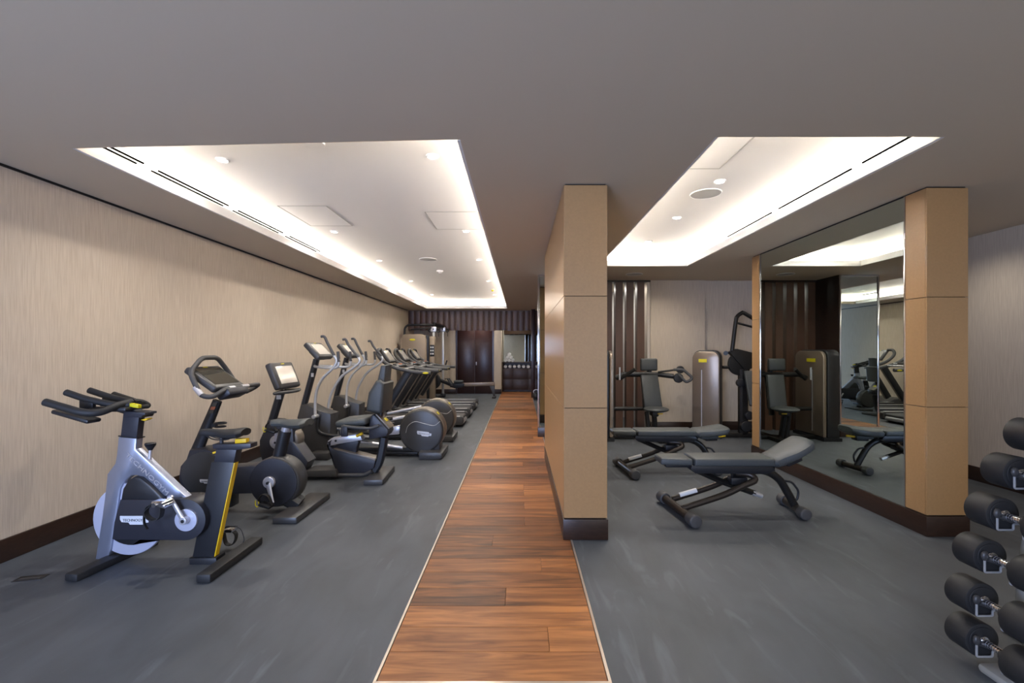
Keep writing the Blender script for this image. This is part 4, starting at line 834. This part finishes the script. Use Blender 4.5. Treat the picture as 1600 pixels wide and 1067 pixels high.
m = MB(); m.box((.27, 0, .41), (.12, .12, .08), bev=.02); m.build('seat_hinge', 'plastic_black', bn)
def lpt(x0, z0): return (x0, z0)
m = MB(); m.tube([(xf+.07, .112, .118), (xf+.22, .112, .160)], .022, 12, smooth=0); tag(m.build('label_sleeve', 'label_white', bn), 'white warning label')
b2 = copy_tree(bn); b2.location = (1.72, 5.27, 0); b2['label'] = 'second adjustable grey bench, flat seat, behind the nearest bench'
for ch in b2.children:
    if ch.name.startswith('seat_pad'): ch.rotation_euler = (0, -.04, 0)

# ================================================================ WEIGHT MACHINES
def tower(parent, M, w, d, h, mt='tower_bronze'):
    """weight-stack housing, front towards local -y"""
    r = min(w*.35, .12); pts = [(-w/2, .06)]+[(-w/2+r-r*math.cos(a), h-r+r*math.sin(a)) for a in [PI/2*k/6 for k in range(7)]]+[(w/2-r+r*math.sin(a), h-r+r*math.cos(a)) for a in [PI/2*k/6 for k in range(7)]]+[(w/2, .06)]
    m = MB(); m.prism(pts, -d/2, -d/2+.06, bev=.02, M=M); fr = m.build('front_shroud', mt, parent)
    pts2 = [(p[0]*1.02, p[1]+.02) for p in pts]; pts2[0] = (pts2[0][0], .02); pts2[-1] = (pts2[-1][0], .02)
    m = MB(); m.prism(pts2, -d/2+.065, d/2, bev=.02, M=M); m.build('rear_shroud', 'plastic_black', parent)
    m = MB(); m.prism([(-w*.18, .12), (-w*.10, .12), (-w*.10, h-.28), (-w*.18, h-.28)], -d/2-.003, -d/2+.002, M=M); m.build('weight_slot', 'plastic_brown', fr)
    m = MB(); m.prism([(-w*.155, .12), (-w*.125, .12), (-w*.125, h-.30), (-w*.155, h-.30)], -d/2-.005, -d/2-.002, M=M); m.build('stack_cable', 'light_metal', fr)
    m = MB(); t_ = bmesh.new(); bmesh.ops.create_cube(t_, size=1); bmesh.ops.scale(t_, vec=(w*.30, .006, .055), verts=t_.verts); m._merge(t_, M @ Matrix.Translation((-w*.1, -d/2-.002, h-.15)))
    m.build('badge', 'badge_yellow', fr)
    m = MB(); t_ = bmesh.new(); bmesh.ops.create_cube(t_, size=1); bmesh.ops.scale(t_, vec=(w*1.1, d*1.1, .05), verts=t_.verts); m._merge(t_, M @ Matrix.Translation((0, 0, .025))); m.build('base', 'plastic_black', parent)
# shoulder press: weight housing beside the slatted wall, its seat further right
f = Fr(2.0, 7.25)
sp = thing('shoulder_press', 'shoulder press machine with grey seat and headrest before the slatted wall', 'weight machine', (2.0, 7.25, 0))
tower(sp, Matrix.Translation((-0.68, 0.15, 0)) @ Matrix.Rotation(PI/2, 4, 'Z'), 0.72, 0.26, 1.40)
def pp(x, y_, dy=0.0): return f.p(ZS, x, y_, dy)
a = pp(322, 480, 0); b = pp(464, 480, 0)
m = MB(); m.box(((a.x+b.x)/2, 0.0, pp(0, 478).z), (b.x-a.x, .07, .195), rot=(-.05, 0, 0), bev=.025, seg=3); m.build('headrest', 'vinyl_dark', sp)
def slab4(m, q, th, bev=.02):
    t_ = bmesh.new(); A = [t_.verts.new(p) for p in q]; nrm = (Vector(q[1])-Vector(q[0])).cross(Vector(q[3])-Vector(q[0])).normalized()
    if nrm.y < 0: nrm = -nrm
    B = [t_.verts.new(Vector(p)+nrm*th) for p in q]; t_.faces.new(A); t_.faces.new(B[::-1])
    for i in range(4): t_.faces.new((A[i], B[i], B[(i+1) % 4], A[(i+1) % 4]))
    bmesh.ops.recalc_face_normals(t_, faces=t_.faces[:]); bmesh.ops.bevel(t_, geom=t_.edges[:], offset=bev, segments=3, profile=.5, affect='EDGES'); m._merge(t_)
m = MB(); slab4(m, [pp(325, 560, 0), pp(470, 560, 0), pp(512, 845, -.15), pp(362, 855, -.15)], .06); m.build('backrest', 'vinyl_dark', sp)
m = MB(); slab4(m, [pp(335, 560, .07), pp(460, 560, .07), pp(495, 845, -.08), pp(345, 860, -.08)], .03, .006); m.tube([pp(395, 440, .1), pp(400, 640, .12), pp(430, 900, .0)], .035, 8, smooth=0, sq=True); m.build('back_frame', 'frame_black', sp)
m = MB(); c = pp(455, 850, -.3); m.ball(c+V(0, 0, -.0), (.19, .2, .045), 24); m.build('seat', 'vinyl_dark', sp)
m = MB(); m.box(c+V(-.02, .05, -.07), (.1, .2, .08), bev=.02); m.tube([c+V(-.02, .05, -.05), c+V(.03, .1, -.6)], .035, 8, smooth=0, sq=True); m.tube([c+V(-.12, .1, -.05), c+V(-.06, .1, -.6)], .03, 8, smooth=0, sq=True); m.build('seat_column', 'frame_black', sp)
m = MB(); q = pp(480, 884, -.3); m.box(q+V(0, -.05, 0), (.08, .02, .018), bev=.005); tag(m.build('lever', 'yellow', sp), 'yellow seat lever')
m = MB(); m.tube([pp(120, 590, .05), pp(180, 560, .05), pp(320, 560, .08), pp(480, 560, .08), pp(600, 575, .0)], .04, 10, smooth=0); m.tube([pp(470, 540, .05), pp(620, 520, -.05)], .015, 8, smooth=0)
m.tube([pp(150, 600, .0), pp(280, 515, -.1)], .028, 10, smooth=0); m.build('lever_beam', 'frame_black', sp)
m = MB()
for dy in (-.1, .0): hdisc(m, pp(640, 590, dy), .075 if dy else .06, dy-.025, dy+.025, .008, 24)
hdisc(m, pp(655, 520, .05), .06, .02, .08, .008, 20); m.build('counterweight', 'plastic_black', sp)
m = MB(); m.tube([pp(600, 520, -.1), pp(680, 520, -.12), pp(755, 585, -.15), pp(745, 605, -.15), pp(705, 625, -.15), pp(640, 560, -.12)], .022, 10, fil=.03); m.build('press_handle', 'grip_grey', sp)
m = MB(); m.tube([pp(150, 500, -.1), pp(150, 605, -.1)], .015, 10, smooth=0); m.build('press_handle', 'silver_grey', sp)
m = MB(); m.tube([pp(105, 845, .0), pp(360, 845, .0)], .032, 10, smooth=0); m.bx(-.6, .35, -.05, .05, .0, .06, bev=.01); m.bx(.1, .22, -.4, .5, 0, .06, bev=.01); m.build('base_frame', 'frame_black', sp)
# lat / pulley machine by the papered wall
f = Fr(3.2, 7.4)
lt = thing('pulldown_machine', 'tall black pulldown machine with bronze weight tower by the papered wall', 'weight machine', (3.2, 7.4, 0))
c = f.p(ZL, 135, 600, 0)
tower(lt, Matrix.Translation((c.x-.01, .05, 0)) @ Matrix.Rotation(-.60, 4, 'Z'), 0.42, 0.24, 1.39)
def pl(x, y_, dy=0.0): return f.p(ZL, x, y_, dy)
m = MB(); hdisc(m, pl(365, 430), .185, -.03, .03, .008, 40); m.prism([pl(280, 340), pl(340, 315), pl(458, 345), pl(458, 460), pl(400, 480)], -.05, .05, bev=.01); m.build('cam_plate', 'frame_black', lt)
m = MB(); m.cyl(pl(262, 348, -.05), pl(262, 348, .05), .035, 16); m.tube([pl(262, 348), pl(330, 340)], .02, 10, smooth=0); m.tube([pl(240, 455), pl(300, 455)], .025, 10, smooth=0); m.build('pivot', 'frame_black', lt)
m = MB(); m.tube([pl(310, 330), pl(338, 110), pl(350, 70), pl(380, 47), pl(410, 50), pl(600, 165)], .032, 12, smooth=5); m.tube([pl(345, 118), pl(560, 175)], .018, 10, smooth=0); m.build('upper_arm', 'frame_black', lt)
m = MB(); m.tube([pl(393, 470), pl(393, 960)], .07, 8, ry=.06, smooth=0, sq=True); m.build('upright', 'frame_black', lt)
m = MB(); slab4(m, [pl(405, 480, -.1), pl(600, 480, -.1), pl(640, 760, -.3), pl(450, 745, -.3)], .05, .015); m.build('backrest', 'vinyl_dark', lt)
m = MB(); hdisc(m, pl(360, 572), .065, -.09, -.02, .01, 24); hdisc(m, pl(418, 815), .07, -.12, -.03, .01, 24); hdisc(m, pl(395, 895), .09, -.12, -.02, .01, 24); m.build('roller_pad', 'plastic_black', lt)
m = MB(); m.bx(-.25, 1.0, -.06, .06, 0, .07, bev=.01); m.bx(.75, .87, -.55, .45, 0, .07, bev=.01); m.build('base_frame', 'frame_black', lt)
m = MB(); m.box((.85, -.35, .50), (.3, .35, .07), bev=.03); m.tube([(.85, -.3, .47), (.85, -.2, .05)], .04, 8, smooth=0, sq=True); m.build('seat', 'vinyl_dark', lt)

# ================================================================ DUMBBELL RACK AND DUMBBELLS
rk = thing('dumbbell_rack', 'grey upright rack holding black dumbbells at the right edge', 'dumbbell rack', (2.22, 1.93, 0))
slots = [(2.30, 1.02), (2.195, .86), (2.12, .68), (2.065, .495), (2.03, .305), (2.03, .128)]
m = MB(); m.tube([(.10, 0, .02), (.0, 0, .15), (-.03, 0, .35), (.0, 0, .6), (.08, 0, .85), (.18, 0, 1.1), (.26, 0, 1.2)], .065, 12, ry=.055); m.build('column', 'rack_grey', rk)
m = MB(); m.box((.03, 0, .02), (.50, .13, .04), bev=.018); m.box((.25, 0, .015), (.14, .7, .03), bev=.012); m.build('base', 'rack_grey', rk)
for k, (x, z) in enumerate(slots):
    for s in (-1, 1):
        lx = x-2.22; m = MB()
        m.tube([(lx+.12, s*.035, z-.03), (lx+.03, s*.052, z-.035), (lx+.03, s*.052, z-.06), (lx-.04, s*.052, z-.06), (lx-.04, s*.052, z+.005)], .0045, 8, fil=.008); ck = m.build('cradle', 'silver_grey', rk)
        m = MB(); m.ball((lx-.04, s*.052, z+.012), (.016, .012, .022), 12); m.tube([(lx+.025, s*.052, z-.02), (lx-.03, s*.052, z+.0)], .012, 8, smooth=0); m.build('rubber_pad', 'plastic_charcoal', ck)
db0 = None; dl = ['at the top of the rack, cut by the frame', 'on the second cradle from the top', 'on the third cradle from the top', 'on the fourth cradle, level with the tall column base', 'on the fifth cradle, second from the floor', 'on the lowest cradle']
for k, (x, z) in enumerate(slots):
    if db0 is None:
        db = thing('dumbbell', '', 'dumbbell', (0, 0, 0), 0, 'black rubber dumbbells on the rack')
        m = MB(); m.cyl((0, -.062, 0), (0, .062, 0), .0145, 20); m.build('handle', 'chrome', db)
        m = MB()
        for q in range(9): m.torus((0, -.04+q*.010, 0), .0143, .0006, 'Y', 16)
        m.build('knurling', 'light_metal', db)
        for s in (-1, 1):
            m = MB(); m.cyl((0, s*.066, 0), (0, s*.170, 0), .074, 40, bev=.005, bseg=2); m.cyl((0, s*.062, 0), (0, s*.07, 0), .060, 32, bev=.002); hd = m.build('head', 'rubber_black', db)
            m = MB(); m.cyl((0, s*.055, 0), (0, s*.066, 0), .024, 20, bev=.003); m.build('collar', 'chrome', hd)
        db0 = db; o = db
    else: o = copy_tree(db0)
    o.location = (x, 1.93, z); o['label'] = 'black rubber dumbbell '+dl[k]
# floor box and small items
fbx = thing('floor_box', 'small dark floor socket slot by the left wall near the spin bike', 'floor box', (-3.01, 2.80, 0), 0.2)
m = MB(); m.box((0, 0, .001), (.15, .07, .003), bev=.001); m.build('lid', 'plastic_black', fbx)
m = MB(); m.box((0, 0, .0028), (.11, .02, .001)); m.build('flap', 'plastic_charcoal', fbx)
bx = thing('kettlebell', 'small black kettlebell on the grey floor beside the far dark column', 'kettlebell', (.47, 13.0, 0))
m = MB(); m.ball((0, 0, .11), (.11, .11, .11), 20); m.cyl((0, 0, 0), (0, 0, .03), .07, 20); m.build('bell', 'plastic_black', bx)
m = MB(); m.tube([(-.06, 0, .17), (-.07, 0, .25), (0, 0, .29), (.07, 0, .25), (.06, 0, .17)], .016, 10); m.build('handle', 'light_metal', bx)
